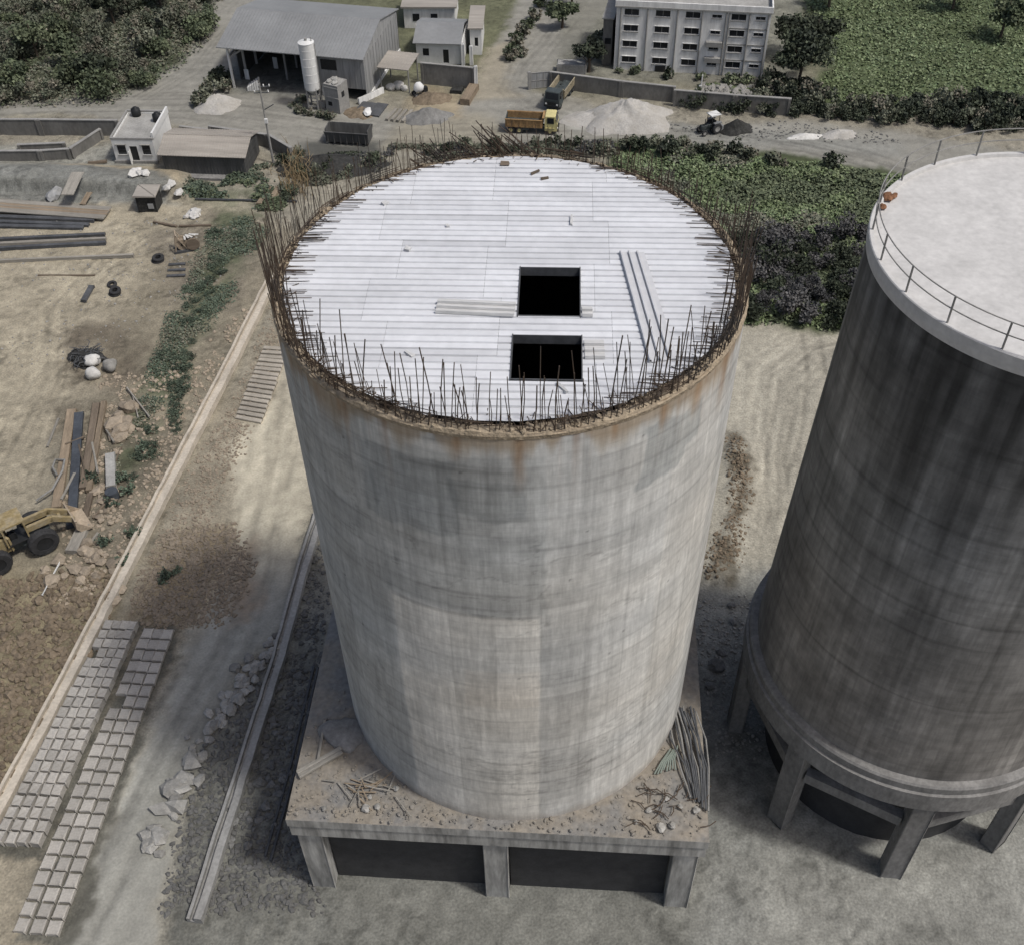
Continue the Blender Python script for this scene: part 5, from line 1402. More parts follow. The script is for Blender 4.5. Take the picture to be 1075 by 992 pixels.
b.tube([(-.5, dd / 2, hs + 1.14), (L + o_, dd / 2, hs + 1.14)], .09, 6)
part(b, 'roof', MT['roof_tan'], sd)
b = MB(); b.box(L / 2 - .2, -.5, .1, L + 1.2, 1.2, .5); part(b, 'plinth', MT['old_concrete'], sd)

# --- kiosk
A, rz, L = fr((145.5, 223.5), (166, 223.5)); hk = HZ((145.5, 223.5), 207.5)
kk = thing('pump_house', 'small dark cube shaped pump house with a flat pale lid in the left yard', 'pump house', A, rz)
b = MB(); b.cbox(L / 2, 1.3, hk / 2 - .1, L, 2.6, hk + .2, .06, jit=.04); part(b, 'wall', MT['heap_dark'], kk)
b = MB(); b.cbox(L / 2, 1.3, hk + .14, L + .5, 3.1, .22, .05); part(b, 'roof', MT['roof_tan'], kk)
b = MB(); b.box(L * .72, -.04, hk * .42, .7, .1, .7); part(b, 'hatch', MT['sheet_light'], kk)

# --- electric pole
p = G(287, 171); hp_ = HZ((287, 171), 88)
ep_ = thing('electric_pole', 'tall thin concrete electric pole with cross arms in front of the compound wall', 'pole', p)
b = MB(); b.tube([(0, 0, -.3), (0, 0, hp_)], .17, 8, .10); part(b, 'pole', MT['trim'], ep_)
b = MB(); b.beam((-.2, 0, hp_ - .5), (1.3, .2, hp_ - .5), .12, .12); b.beam((-.9, 0, hp_ - 1.3), (1.1, .1, hp_ - 1.3), .1, .1); b.beam((.1, 0, hp_ * .68), (1.4, .1, hp_ * .74), .1, .1); part(b, 'cross_arm', MT['steel'], ep_)
for x, z in ((1.25, hp_ - .4), (.5, hp_ - .4), (-.8, hp_ - 1.2), (1.0, hp_ - 1.2)):
    b = MB(); b.lathe([(.0, 0), (.1, .0), (.07, .12), (.1, .2), (.02, .3)], 10, Matrix.Translation((x, .05, z))); part(b, 'insulator', MT['white'], ep_)
b = MB(); b.box(.1, -.25, hp_ * .55, .4, .3, .6); part(b, 'meter_box', MT['white'], ep_)
# thin white post in front of the apartments
p = G(735.5, 92); hq = HZ((735.5, 92), 79); po = thing('marker_post', 'thin white post standing on the grass in front of the apartment block', 'post', p)
b = MB(); b.tube([(0, 0, 0), (.12, 0, hq)], .12, 8, .10); part(b, 'post', MT['white'], po)
b = MB(); b.cbox(0, 0, .15, .6, .6, .4, .05); part(b, 'base', MT['white'], po)

# --- apartment block
A, rz, L = fr((644, 73), (800, 81.5))
fh = HZ((706, 76), 60.0)
ap = thing('apartment_block', 'long weathered white apartment block with small dark windows and drainpipes', 'building', A, rz)
Hh = fh * 4; da = 11.0
cols = [(.10, 1), (.305, 1), (.50, 1), (.655, 0), (.795, 1), (.935, 0)]
b = MB(); holes = []
for t, big in cols:
    w = 2.15 if big else 1.4
    for f_ in range(4):
        z = f_ * fh + fh * (.50 if big else .58); holes.append((t * L - w / 2, t * L + w / 2, z, z + fh * (.40 if big else .22)))
wall_with_holes(b, 0, L, 0, Hh, holes, 0, .3)
for (cx, cy, sx, sy) in ((.15, da / 2 + .15, .3, da - .3), (L - .15, da / 2 + .15, .3, da - .3), (L / 2, da - .15, L - .6, .3)): b.box(cx, cy, Hh / 2, sx, sy, Hh)
part(b, 'wall', MT['whitewash'], ap)
for (x0, x1, z0, z1) in holes:
    b = MB(); b.box((x0 + x1) / 2, .24, (z0 + z1) / 2, x1 - x0, .05, z1 - z0); w = part(b, 'window', MT['glass'], ap)
    b = MB()
    for k in (1,): b.box(x0 + (x1 - x0) * k / 2, .19, (z0 + z1) / 2, .07, .05, z1 - z0 - .004)
    b.build('window_frame', MT['trim'], w)
    b = MB(); b.box((x0 + x1) / 2, -.062, z1 + .07, x1 - x0 + .2, .12, .07); b.build('sunshade', MT['whitewash'], w)
    b = MB(); b.box((x0 + x1) / 2, -.06, z0 - .06, x1 - x0 + .2, .12, .1); b.build('sill', MT['trim'], w)
for t in (.03, .205, .40, .56, .715, .735, .865, .985):
    b = MB(); b.tube([(t * L, -.12, .1), (t * L, -.12, Hh)], .10, 6); part(b, 'drainpipe', MT['trim'], ap)
for f_ in range(1, 4):
    b = MB(); b.box(L * .86, -.04, f_ * fh, L * .26, .1, .22); part(b, 'floor_band', MT['trim'], ap)
for t in (.655, .305, .0): pass
b = MB(); b.box(L * .655, -.35, fh * 1.02, 2.4, .7, .7); b.box(L * .655, -.35, fh * 2.02, 2.4, .7, .7); part(b, 'balcony', MT['trim'], ap)
b = MB(); b.box(L / 2, da / 2, Hh + .1, L + .5, da + .5, .2); part(b, 'roof', MT['concrete'], ap)
b = MB()
for (cx, cy, sx, sy) in ((L / 2, -.1, L + .4, .2), (L / 2, da + .1, L + .4, .2), (-.1, da / 2, .2, da - .02), (L + .1, da / 2, .2, da - .02)): b.box(cx, cy, Hh + .6, sx, sy, .8)
part(b, 'parapet', MT['whitewash'], ap)
b = MB(); b.box(L * .315, -.03, fh * .2, 1.6, .14, fh * .38); part(b, 'door', MT['black'], ap)
for i in range(3):
    M = Matrix.Translation(A) @ Matrix.Rotation(rz, 4, 'Z')
    b = MB(); b.lathe([(0, 0), (.8, 0), (.82, 1.1), (.5, 1.3), (.01, 1.35)], 16)
    tag(b.build('roof_tank', MT['black'], None, True, M @ Vector((4 + i * 7.5, 6, Hh + .2))), '%s black water tank on the apartment block roof' % ('left', 'middle', 'right')[i], 'water tank')
# wing at its left
A2, rz2, L2 = fr((630, 70), (643, 71)); b = MB(); wg = thing('annex', 'narrow grey annex at the left end of the apartment block', 'building', A2, rz2)
b.box(L2 / 2 - .1, 4.5, fh * 1.5, L2 - .5, 8, fh * 3); part(b, 'wall', MT['compound'], wg)
b = MB(); b.box(L2 / 2 - .1, 4.5, fh * 3 + .1, L2 - .1, 8.4, .2); part(b, 'roof', MT['concrete'], wg)
b = MB(); b.box(L2 / 2, .47, fh * 1.6, .9, .08, .9); part(b, 'window', MT['glass'], wg)
b = MB(); b.cbox(0, 0, .7, 4.6, 2.2, 1.5, .08); tag(b.build('water_trough', MT['concrete'], None, False, G(600, 75), -.1), 'low grey concrete water trough behind the compound wall left of the dark bushy tree', 'trough')

# --- white houses behind the shelter
A, rz, L = fr((438, 66.5), (486, 68)); hh = 3.4
ho = thing('house', 'grey roofed house with white gable ends behind the compound wall', 'house', A, rz)
b = MB(); wall_with_holes(b, 0, L, 0, hh, [(1.0, 2.0, 1.2, 2.4), (4.2, 5.1, .1, 2.3)], 0, .25)
for (cx, cy, sx, sy) in ((.12, 4.3, .25, 8), (L - .12, 4.3, .25, 8), (L / 2, 8.2, L - .52, .25)): b.box(cx, cy, hh / 2, sx, sy, hh)
part(b, 'wall', MT['white'], ho)
b = MB(); V = [(-.4, -.5, hh - .1), (L - .1, -.5, hh - .1), (L - .1, 4.2, hh + 1.3), (-.4, 4.2, hh + 1.3), (L - .1, 8.9, hh - .1), (-.4, 8.9, hh - .1)]; V2 = [(x, y, z + .14) for x, y, z in V]
b.add(V + V2, [(0, 3, 2, 1), (3, 5, 4, 2), (6, 7, 8, 9), (9, 8, 10, 11), (0, 1, 7, 6), (1, 2, 8, 7), (2, 4, 10, 8), (3, 0, 6, 9), (5, 3, 9, 11), (4, 5, 11, 10)])
part(b, 'roof', MT['sheet'], ho)
b = MB(); b.box(1.5, .16, 1.8, 1.0, .06, 1.2); part(b, 'window', MT['glass'], ho)
b = MB(); b.box(4.65, .16, 1.2, .9, .06, 2.2); part(b, 'door', MT['black'], ho)
for i, x in enumerate((L + .1, L + 1.4)):
    b = MB(); b.cbox(x, -.2, 1.6, .55, .55, 3.6 - .5 * i, .05); part(b, 'porch_pier', MT['white'], ho)
A, rz, L = fr((494, 58), (506, 58))
h2_ = thing('house', 'small plain white house beyond the grey roofed one, beside the upper dirt track', 'house', A, rz)
b = MB(); wall_with_holes(b, 0, L, 0, 4.2, [(L * .4, L * .7, 1.4, 2.8)], 0, .22)
for (cx, cy, sx, sy) in ((.11, 4.2, .22, 8), (L - .11, 4.2, .22, 8), (L / 2, 8.1, L - .46, .22)): b.box(cx, cy, 2.1, sx, sy, 4.2)
part(b, 'wall', MT['white'], h2_)
b = MB(); b.box(L / 2, 4.1, 4.3, L + .6, 8.8, .2); part(b, 'roof', MT['roof_tan'], h2_)
b = MB(); b.box(L * .55, .16, 2.1, L * .3, .05, 1.4); part(b, 'window', MT['glass'], h2_)
A, rz, L = fr((425, 30), (478, 30))
h3_ = thing('house', 'low grey house with a tan roof behind the warehouse at the upper edge', 'house', A, rz)
b = MB(); b.box(L / 2, 4, 1.7, L, 8, 3.4); part(b, 'wall', MT['whitewash'], h3_)
b = MB(); b.box(L / 2, 4, 3.55, L + .8, 8.8, .26); part(b, 'roof', MT['roof_tan'], h3_)
for x in (2, 5): b = MB(); b.box(x, -.02, 1.8, 1.1, .08, 1.2); part(b, 'window', MT['glass'], h3_)

# ------------------------------------------------------------------ vehicles
def cabin(root, x0, x1, w, z0, z1, m):
    """truck cab, front at x1"""
    b = MB(); V = []
    prof = [(x0, z0), (x1, z0), (x1 + .04, z0 + (z1 - z0) * .48), (x1 - .28, z1 - .06), (x1 - .4, z1), (x0 + .08, z1), (x0, z1 - .08)]
    n = len(prof)
    for s_ in (-1, 1):
        V += [(x, s_ * w / 2 * (1 if z < z0 + (z1 - z0) * .55 else .94), z) for x, z in prof]
    b.add(V, [tuple(range(n - 1, -1, -1))[::-1], tuple(range(2 * n - 1, n - 1, -1))] + [(i, n + i, n + (i + 1) % n, (i + 1) % n) for i in range(n)])
    cb = b.build('cab', m, root)
    zs, ze = z0 + (z1 - z0) * .52, z1 - .16
    b = MB(); b.add([(x1 + .035, -w * .42, zs), (x1 + .035, w * .42, zs), (x1 - .20, w * .39, ze), (x1 - .20, -w * .39, ze), (x1 - .0, -w * .42, zs), (x1 - .0, w * .42, zs), (x1 - .24, w * .39, ze), (x1 - .24, -w * .39, ze)], [(0, 1, 2, 3), (7, 6, 5, 4), (0, 4, 5, 1), (1, 5, 6, 2), (2, 6, 7, 3), (3, 7, 4, 0)]); b.build('windscreen', MT['glass'], cb)
    for s_ in (-1, 1):
        b = MB(); b.box((x0 + x1) / 2 - .05, s_ * (w * .485 + .015), (zs + ze) / 2, (x1 - x0) * .55, .05, ze - zs); b.build('side_window', MT['glass'], cb)
        b = MB(); b.box(x1 + .06, s_ * w * .36, z0 + .35, .08, .26, .18); b.build('headlight', MT['white'], cb)
        b = MB(); b.box(x1 - .1, s_ * (w / 2 + .2), z1 - .6, .06, .16, .4); b.beam((x1 - .2, s_ * w * .46, z1 - .4), (x1 - .1, s_ * (w / 2 + .2), z1 - .45), .04, .04); b.build('mirror', MT['black'], cb)
    b = MB(); b.box(x1 + .08, 0, z0 + .06, .16, w * .98, .26); b.build('bumper', MT['black'], cb)
    b = MB(); b.box(x1 + .05, 0, z0 + .5, .05, w * .55, .4); b.build('grille', MT['black'], cb)
    return cb
def dump_truck(loc, rz, L, w, label, m_body, m_in, m_cab, load=None):
    root = thing('dump_truck', label, 'truck', loc, rz)
    cl = 1.75; z0 = .75; xf = L / 2; xr = -L / 2
    b = MB(); b.box(-.2, .42, .72, L - .5, .14, .26); b.box(-.2, -.42, .72, L - .5, .14, .26)
    for x in (-L * .4, -L * .1, L * .2): b.box(x, 0, .72, .14, .7, .2)
    part(b, 'chassis', MT['truck_dark'], root)
    cabin(root, xf - cl, xf, w * .96, .62, 2.75, m_cab)
    bx0, bx1 = xr, xf - cl - .35; t = .09; zt = 2.15
    b = MB(); b.box((bx0 + bx1) / 2, 0, 1.06, bx1 - bx0, w, .14)
    for s_ in (-1, 1):
        b.box((bx0 + bx1) / 2, s_ * (w / 2 - t / 2), (1.13 + zt) / 2, bx1 - bx0, t, zt - 1.13)
        for k in range(6): b.box(bx0 + .3 + (bx1 - bx0 - .6) * k / 5, s_ * (w / 2 + .04), (1.1 + zt) / 2, .14, .1, zt - 1.13)
        b.box((bx0 + bx1) / 2, s_ * (w / 2 + .03), zt + .03, bx1 - bx0 + .05, .16, .1)
    b.box(bx1 - t / 2, 0, (1.13 + zt) / 2 + .12, t, w - 2 * t - .004, zt - .9)
    b.box(bx1 + .2, 0, zt + .32, .5, w * .9, .08)
    part(b, 'tipper_body', m_body, root)
    b = MB(); b.box(bx0 + t / 2 - .012, 0, (1.13 + zt) / 2 - .02, t, w - 2 * t - .004, zt - 1.16); part(b, 'tailgate', m_in, root)
    b = MB(); b.box((bx0 + bx1) / 2, 0, 1.2, bx1 - bx0 - .22, w - 2 * t - .02, .12)
    if load:
        for k in range(7): b.rock((bx0 + .7 + (bx1 - bx0 - 1.4) * k / 6, random.uniform(-.2, .2), 1.25), .75, (1, 1.1, .45), 1)
    part(b, 'load_bed', m_in, root)
    for x in (xf - 1.0, xr + .8, xr + 2.0):
        for s_ in (-1, 1): wheel(root, x, s_ * (w / 2 - .22), .5, .5, .38 if x < 0 else .28, 'y', m_cab)
    b = MB()
    for s_ in (-1, 1): b.box(xr + 2.9, s_ * .85, .75, .9, .5, .45)
    part(b, 'fuel_tank', MT['truck_dark'], root)
    b = MB()
    for s_ in (-1, 1): b.box(xf - 1.0, s_ * (w / 2 - .1), 1.06, 1.25, .3, .1)
    part(b, 'mudguard', m_cab, root)
    return root
A, rz, L = fr((533, 139), (583, 141.5))
a2, c2 = G(534, 136), G(583, 138.5); d = c2 - a2; mid_ = (a2 + c2) / 2
dump_truck((mid_.x, mid_.y, .02), math.atan2(d.y, d.x), 7.4, 2.45, 'dump truck seen from its side with orange brown body and pale yellow cab', MT['truck_orange'], MT['truck_dark'], MT['truck_yellow'])
a2, c2 = G(590, 100), G(577, 118); d = c2 - a2; mid_ = (a2 + c2) / 2
dump_truck((mid_.x + .6, mid_.y + 1.2, .02), math.atan2(d.y, d.x), 7.4, 2.45, 'tan dump truck with a dark cab facing the silo, parked by the compound wall', MT['truck_tan'], MT['truck_dark'], MT['truck_dark'], True)

# steel skip
A, rz, L = fr((342, 151), (388, 154)); hk = HZ((342, 151), 138)
sk = thing('steel_skip', 'long open rust grey steel skip standing on the road edge behind the silo', 'skip', A, rz)
b = MB(); wk = 2.3; t = .09
for s_ in (0, wk): b.add([(.3, s_, .3), (L - .3, s_, .3), (L, s_ + (.25 if s_ else -.25), hk), (0, s_ + (.25 if s_ else -.25), hk), (.3, s_ + t, .3), (L - .3, s_ + t, .3), (L, s_ + t + (.25 if s_ else -.25), hk), (0, s_ + t + (.25 if s_ else -.25), hk)], [(3, 2, 1, 0), (4, 5, 6, 7), (0, 1, 5, 4), (1, 2, 6, 5), (2, 3, 7, 6), (3, 0, 4, 7)])
b.box(L / 2, wk / 2, .33, L - .62, wk - .02, .08); part(b, 'shell', MT['sheet_dark'], sk)
for x, s_ in ((.15, -1), (L - .15, 1)):
    b = MB(); b.box(x, wk / 2 + .04, (hk + .4) / 2 + .1, .1, wk + .1, hk + .1); part(b, 'end_plate', MT['sheet_dark'], sk)
b = MB()
for k in range(7): b.box(.5 + (L - 1) * k / 6, -.2, hk * .55, .1, .16, hk * .8)
b.box(L / 2, -.27, hk + .02, L, .14, .12); b.box(L / 2, wk + .36, hk + .02, L, .14, .12); part(b, 'stiffener', MT['sheet_dark'], sk)
b = MB(); b.box(L * .2, wk / 2, .14, .3, wk, .28); b.box(L * .8, wk / 2, .14, .3, wk, .28); part(b, 'skid', MT['steel'], sk)

# tractor by the pale heap
p = G(745, 139); tr_ = thing('tractor', 'dark tractor with a white canopy seen from behind on the far road', 'tractor', p, R_(205))
b = MB(); b.cbox(.85, 0, 1.05, 1.7, .7, .7, .1); b.box(.1, 0, .75, 1.6, .5, .5); part(b, 'bonnet', MT['truck_dark'], tr_)
b = MB(); b.box(-.6, 0, 1.05, .9, 1.1, .5); b.cbox(-.55, 0, 1.5, .5, .6, .5, .08); part(b, 'seat', MT['black'], tr_)
for s_ in (-1, 1):
    wheel(tr_, -.6, s_ * .85, .78, .78, .42); wheel(tr_, 1.35, s_ * .7, .45, .45, .26)
    b = MB(); b.cbox(-.6, s_ * .82, 1.68, 1.3, .5, .12, .04); part(b, 'mudguard', MT['sheet'], tr_)
b = MB()
for x in (-1.0, .2):
    for s_ in (-1, 1): b.beam((x, s_ * .6, 1.2), (x, s_ * .6, 2.65), .07, .07)
part(b, 'canopy_post', MT['black'], tr_)
b = MB(); b.cbox(-.4, 0, 2.72, 1.7, 1.5, .12, .05); part(b, 'canopy', MT['white'], tr_)
b = MB(); b.tube([(1.1, .2, 1.4), (1.1, .2, 2.3)], .06, 6); part(b, 'exhaust', MT['black'], tr_)
b = MB(); b.box(-1.5, 0, .6, .5, 1.6, .7); b.beam((-1.2, .3, .7), (-1.6, .3, 1.2), .08, .08); part(b, 'rear_blade', MT['sheet'], tr_)

# yellow loader at the left
FL = GG(44, 568); hd = R_(36)
ld = thing('wheel_loader', 'old yellow wheel loader with its bucket reaching over the heavy beams', 'loader', FL, hd)
LR = 1.15
for x in (0, -3.6):
    for s_ in (-1, 1): wheel(ld, x, s_ * 1.15 - .15, LR, LR, .7, 'y', MT['black'])
b = MB(); b.cbox(-3.5, -.15, 1.9, 3.0, 1.5, 1.5, .15); part(b, 'engine_cover', MT['yellow'], ld)
b = MB(); b.box(-.2, -.15, 1.35, 2.2, 1.1, .7); b.box(-1.6, -.15, 1.2, 1.0, .8, .6); part(b, 'chassis', MT['truck_dark'], ld)
b = MB(); b.box(-1.5, -.15, 3.65, 1.9, 1.7, .14); part(b, 'cab_roof', MT['yellow'], ld)
b = MB()
for x in (-2.3, -.7):
    for s_ in (-.8, .8): b.box(x, s_ - .15, 2.7, .12, .12, 1.9)
part(b, 'cab_post', MT['yellow'], ld)
b = MB(); b.box(-1.5, -.15, 1.72, 1.9, 1.6, .12); b.cbox(-1.7, -.15, 2.1, .6, .6, .6, .08); part(b, 'cab_floor', MT['black'], ld)
for s_ in (-.62, .32):
    b = MB(); b.beam((-.7, s_, 2.4), (1.3, s_, 2.35), .26, .5); b.beam((1.2, s_, 2.42), (2.7, s_, 1.35), .26, .44); part(b, 'lift_arm', MT['yellow'], ld)
    b = MB(); b.tube([(-.4, s_ + .2, 1.5), (1.4, s_ + .2, 2.1)], .09, 8); part(b, 'hydraulic_ram', MT['steel'], ld)
b = MB(); b.beam((1.9, -.6, 1.75), (1.9, .3, 1.75), .2, .2); part(b, 'cross_tube', MT['yellow'], ld)
b = MB(); prof = [(2.6, 1.7), (2.5, .9), (2.8, .45), (3.7, .35), (3.72, .43), (2.9, .55), (2.62, .95), (2.72, 1.68)]; n = len(prof)
V = [(x, s_ * 1.25 - .15, z) for s_ in (-1, 1) for x, z in prof]
b.add(V, [(i, (i + 1) % n, n + (i + 1) % n, n + i) for i in range(n)])
for s_ in (-1, 1):
    b.prism([(2.6, 1.65), (2.52, .9), (2.8, .45), (3.65, .36)], -.03, .03, Matrix.Translation((0, s_ * 1.25 - .15, 0)) @ Matrix.Rotation(math.pi / 2, 4, 'X'))
part(b, 'bucket', MT['bucket'], ld)
ld.scale = (1.22, 1.22, 1.2)

# ------------------------------------------------------------------ heaps
def heap(px, r, h, m, label, cat='heap', sq=(1, 1), seed=0, name='heap', ridge=0.0):
    p = G(*px); n, k = 40, 14; V = [(0, 0, h)]; Fs = []
    for j in range(1, k + 1):
        for i in range(n):
            a = 2 * math.pi * i / n; t = j / k
            rr = r * t * (.62 + .76 * float(fbm(math.cos(a) * 2.2 + 9 + seed, math.sin(a) * 2.2 + 4 + seed * 3, seed % 40)))
            z = h * (1 - t) ** 1.05 * (.5 + 1.0 * float(fbm(rr * math.cos(a) * .8 + seed, rr * math.sin(a) * .8, 3 + seed % 40))) + (.12 * h * math.sin(t * 3.14)) * ridge - (.15 if j == k else 0)
            V.append((rr * math.cos(a) * sq[0], rr * math.sin(a) * sq[1], z))
    for i in range(n): Fs.append((0, 1 + i, 1 + (i + 1) % n))
    for j in range(k - 1):
        for i in range(n):
            a, b_ = 1 + j * n + i, 1 + j * n + (i + 1) % n; Fs.append((a, a + n, b_ + n, b_))
    b = MB(); b.add(V, Fs); return tag(b.build(name, m, None, True, p, .1), label, cat)
heap((657, 126), 5.8, 2.7, MT['heap_white'], 'big pale aggregate heap in front of the long compound wall', 'heap', (1.12, .9), 3, 'aggregate_heap', 1)
heap((630, 124), 4.4, 1.3, MT['heap_white'], 'lower spread of pale aggregate left of the big pale heap', 'heap', (1.3, .8), 6, 'aggregate_heap')
heap((228, 112), 3.0, 2.0, MT['heap_white'], 'small whitish aggregate heap beside the scrub left of the warehouse', 'heap', (1.15, .9), 9, 'aggregate_heap')
heap((452, 104), 2.6, 1.0, MT['heap_brown'], 'low brown earth heap beside the concrete mixer', 'heap', (1.2, .9), 12, 'earth_heap')
heap((448, 124), 3.0, 1.6, MT['stone_dark'], 'dark low spoil heap right of the timber beams in front of the shelter', 'heap', (1.3, .8), 15, 'spoil_heap')
heap((773, 137), 2.0, 1.8, MT['heap_dark'], 'dark rounded heap just right of the tractor', 'heap', (1.3, .8), 18, 'spoil_heap')
heap((345, 175), 5.2, 1.6, MT['heap_dark'], 'long black spoil heap behind the left rim of the white topped silo', 'heap', (1.5, .7), 21, 'spoil_heap')
heap((880, 142), 2.0, .9, MT['heap_white'], 'small pale heap at the dark hedge on the right of the far road', 'heap', (1.4, .7), 24, 'aggregate_heap')
heap((845, 144), 1.6, .5, MT['sack'], 'white spilled lime patch on the far road edge', 'heap', (1.6, .6), 27, 'lime_heap')
heap((378, 118), 2.4, .5, MT['heap_brown'], 'low earth mound between the concrete hut and the dark mats', 'heap', (1, 1), 28, 'earth_heap')

# ------------------------------------------------------------------ beams, planks and stacks
def plank(a, c2, w, h, m, nm, label, cat, group=None, z=0.0, tilt=0.0):
    o = GG(*a); e = GG(*c2); zz = max(o.z, e.z) + z; d = e - o; b = MB(); L = Vector((d.x, d.y)).length
    b.cbox(L / 2, 0, h / 2, L, w, h, min(.04, h * .3), jit=.015)
    ob = b.build(nm, m, None, False, (o.x, o.y, zz), math.atan2(d.y, d.x)); ob.rotation_euler.y = -tilt
    return tag(ob, label, cat, group)
g_ = 'long steel beams lying in the upper left yard'
for i, (v0, v1, x1) in enumerate(((253, 248, 111), (257.5, 253, 112), (262, 257, 112), (274, 270, 141))):
    plank((-60 + 10 * i, v0 + 3), (x1, v1), .55 if i < 3 else .42, .4, MT['steel'] if i % 2 == 0 else MT['plank_grey'], 'steel_beam',
          ('uppermost', 'second', 'third', 'lowest and longest')[i] + ' of four long straight beams lying across the upper left yard', 'beam', g_)
for i, (v0, v1) in enumerate(((228, 233), (233, 238), (238, 241))):
    plank((-40, v0), (100 - 6 * i, v1), .7, .35, MT['steel'], 'steel_section', ('upper', 'middle', 'lower')[i] + ' dark steel section in the shadowed stack under the timber platform', 'beam', 'dark sections under the timber platform')
for i in range(5):
    plank((-50, 211 + i * 2.4), (117 - i * 1.5, 223 + i * 2.2), 1.0, .14, MT['plank'] if i % 2 else MT['plank_grey'], 'platform_board', 'wide tan board of the tilted timber platform at the left edge of the yard', 'board', 'boards of the timber platform', .42)
plank((76, 222), (88, 200), 1.7, .12, MT['plank_grey'], 'grey_board', 'wide grey board resting on the timber platform, larger one', 'board', None, .65, .06)
plank((88, 220), (96, 208), .8, .12, MT['plank'], 'tan_board', 'short tan board beside the wide grey one on the timber platform', 'board', None, .65, .05)
b = MB(); b.rock((0, 0, .4), 1.2, (1.5, .7, .5), 1); tag(b.build('plastic_sheet', MT['sheet_light'], None, False, GG(58, 207), .3), 'crumpled pale plastic sheet at the foot of the grey bank', 'sheet')
plank((40, 290), (100, 290), .25, .15, MT['plank_dark'], 'thin_beam', 'thin dark beam lying alone below the long steel beams', 'beam')
plank((161, 234), (186, 239), .35, .25, MT['plank_dark'], 'timber_log', 'left piece of the two dark logs in front of the rusty winch', 'log')
plank((188, 239), (222, 238), .3, .25, MT['plank_dark'], 'timber_log', 'right piece of the two dark logs in front of the rusty winch', 'log')
plank((88, 318), (97, 302), .7, .35, MT['steel'], 'steel_plate', 'short dark steel plate lying alone in the middle of the left yard', 'plate')
for i in range(2): plank((272 + i * 10, 216), (283 + i * 10, 198), .8, .35, MT['plank'], 'pale_beam', ('left', 'right') [i] + ' of two short pale beams leaning at the left rim of the silo', 'beam')
plank((205, 210.5), (312, 213), .3, .25, MT['steel'], 'long_pipe', 'long dark pipe under the two short pale beams', 'pipe')
for i in range(3): plank((175 + i * 1, 291 - 6 * i), (195, 290 - 6 * i), .4, .2, MT['steel'], 'pallet_board', ('lower', 'middle', 'upper')[i] + ' dark board of the broken pallet right of the tyres', 'board', 'boards of the broken pallet')
# beams under the loader bucket
g_ = 'beams lying beside the yellow loader'
for (a, c2, w, m, lb) in (((60, 535), (76, 432), 1.0, 'plank', 'leftmost brown beam'), ((76, 555), (84, 436), .95, 'steel_blue', 'bluish steel channel'), ((88, 515), (102, 426), .8, 'plank_dark', 'dark brown beam'),
                          ((94, 518), (110, 424), .6, 'plank', 'rightmost brown beam'), ((83, 578), (96, 520), .6, 'plank_dark', 'short dark beam')):
    plank(a, c2, w, .45, MT[m], 'heavy_beam', lb + ' in the row of heavy beams beside the yellow loader', 'beam', g_)
plank((76, 582), (90, 553), 1.2, .5, MT['plank_grey'], 'stone_slab', 'pale slab lying right of the loader tyre', 'slab')
plank((118, 515), (117, 480), 1.0, .7, MT['concrete'], 'concrete_post', 'white weathered concrete post lying beside the teal weeds', 'post')
b = MB(); b.lathe([(0, 0), (.62, 0), (.64, .3), (.62, .9), (0, .92)], 20); tag(b.build('oil_drum', MT['steel_blue'], None, False, GG(119, 522)), 'bluish drum standing at the lower end of the white concrete post', 'drum')
plank((134, 410), (158, 441), .22, .18, MT['plank_grey'], 'pale_pole', 'longer thin pale pole in the crossed pair beside the weeds', 'pole', None, .3)
plank((140, 417), (146, 441), .2, .16, MT['plank_grey'], 'pale_pole', 'shorter thin pale pole in the crossed pair beside the weeds', 'pole', None, .2)
plank((113, 455), (121, 468), .25, .2, MT['plank_grey'], 'pale_pole', 'short pale pole on the boulders right of the heavy beams', 'pole', None, .4)
stone_set([(126, 440), (130, 452), (122, 448), (133, 445), (119, 460), (128, 462), (136, 430), (124, 456)], .6, 1.0, MT['stone_tan'], 'tan_rock', 'tan rock in the row between the heavy beams and the weeds', 'tan rocks beside the heavy beams', (1.2, 1, .7))
plank((46, 628), (65, 592), .14, .14, MT['white'], 'ranging_rod', 'thin pale rod lying on the clods below the loader', 'rod', None, .3)
pts = [GG(40, 530, .6), GG(58, 520, .9), GG(69, 502, 1.1), GG(70, 488, .7), GG(60, 487, .6), GG(57, 495, .6), GG(62, 503, .6)]
bar_thing(pts, .11, MT['pipe'], 'rubber_hose', 'pale curved hose looping over the leftmost brown beam', 'hose', None, 8)
for i, (a, c2, w) in enumerate((((66, 528), (80, 500), .3), ((92, 505), (84, 470), .25), ((104, 500), (98, 468), .28), ((70, 470), (90, 462), .22), ((50, 470), (62, 440), .3), ((98, 545), (112, 528), .25), ((104, 560), (92, 575), .3), ((128, 470), (116, 500), .2))):
    plank(a, c2, w, .18, MT['plank_dark' if i % 2 else 'plank_grey'], 'scrap_board', 'short scrap board strewn among the heavy beams beside the yellow loader', 'board', 'scrap boards by the loader', .35 if i < 4 else .05)
stone_set([(108 + rng.gauss(0, 12), 535 + rng.gauss(0, 18)) for i in range(22)], .2, .55, MT['stone_tan'], 'rubble_stone', 'small tan stone in the litter between the heavy beams and the long channel', 'small stones by the heavy beams')
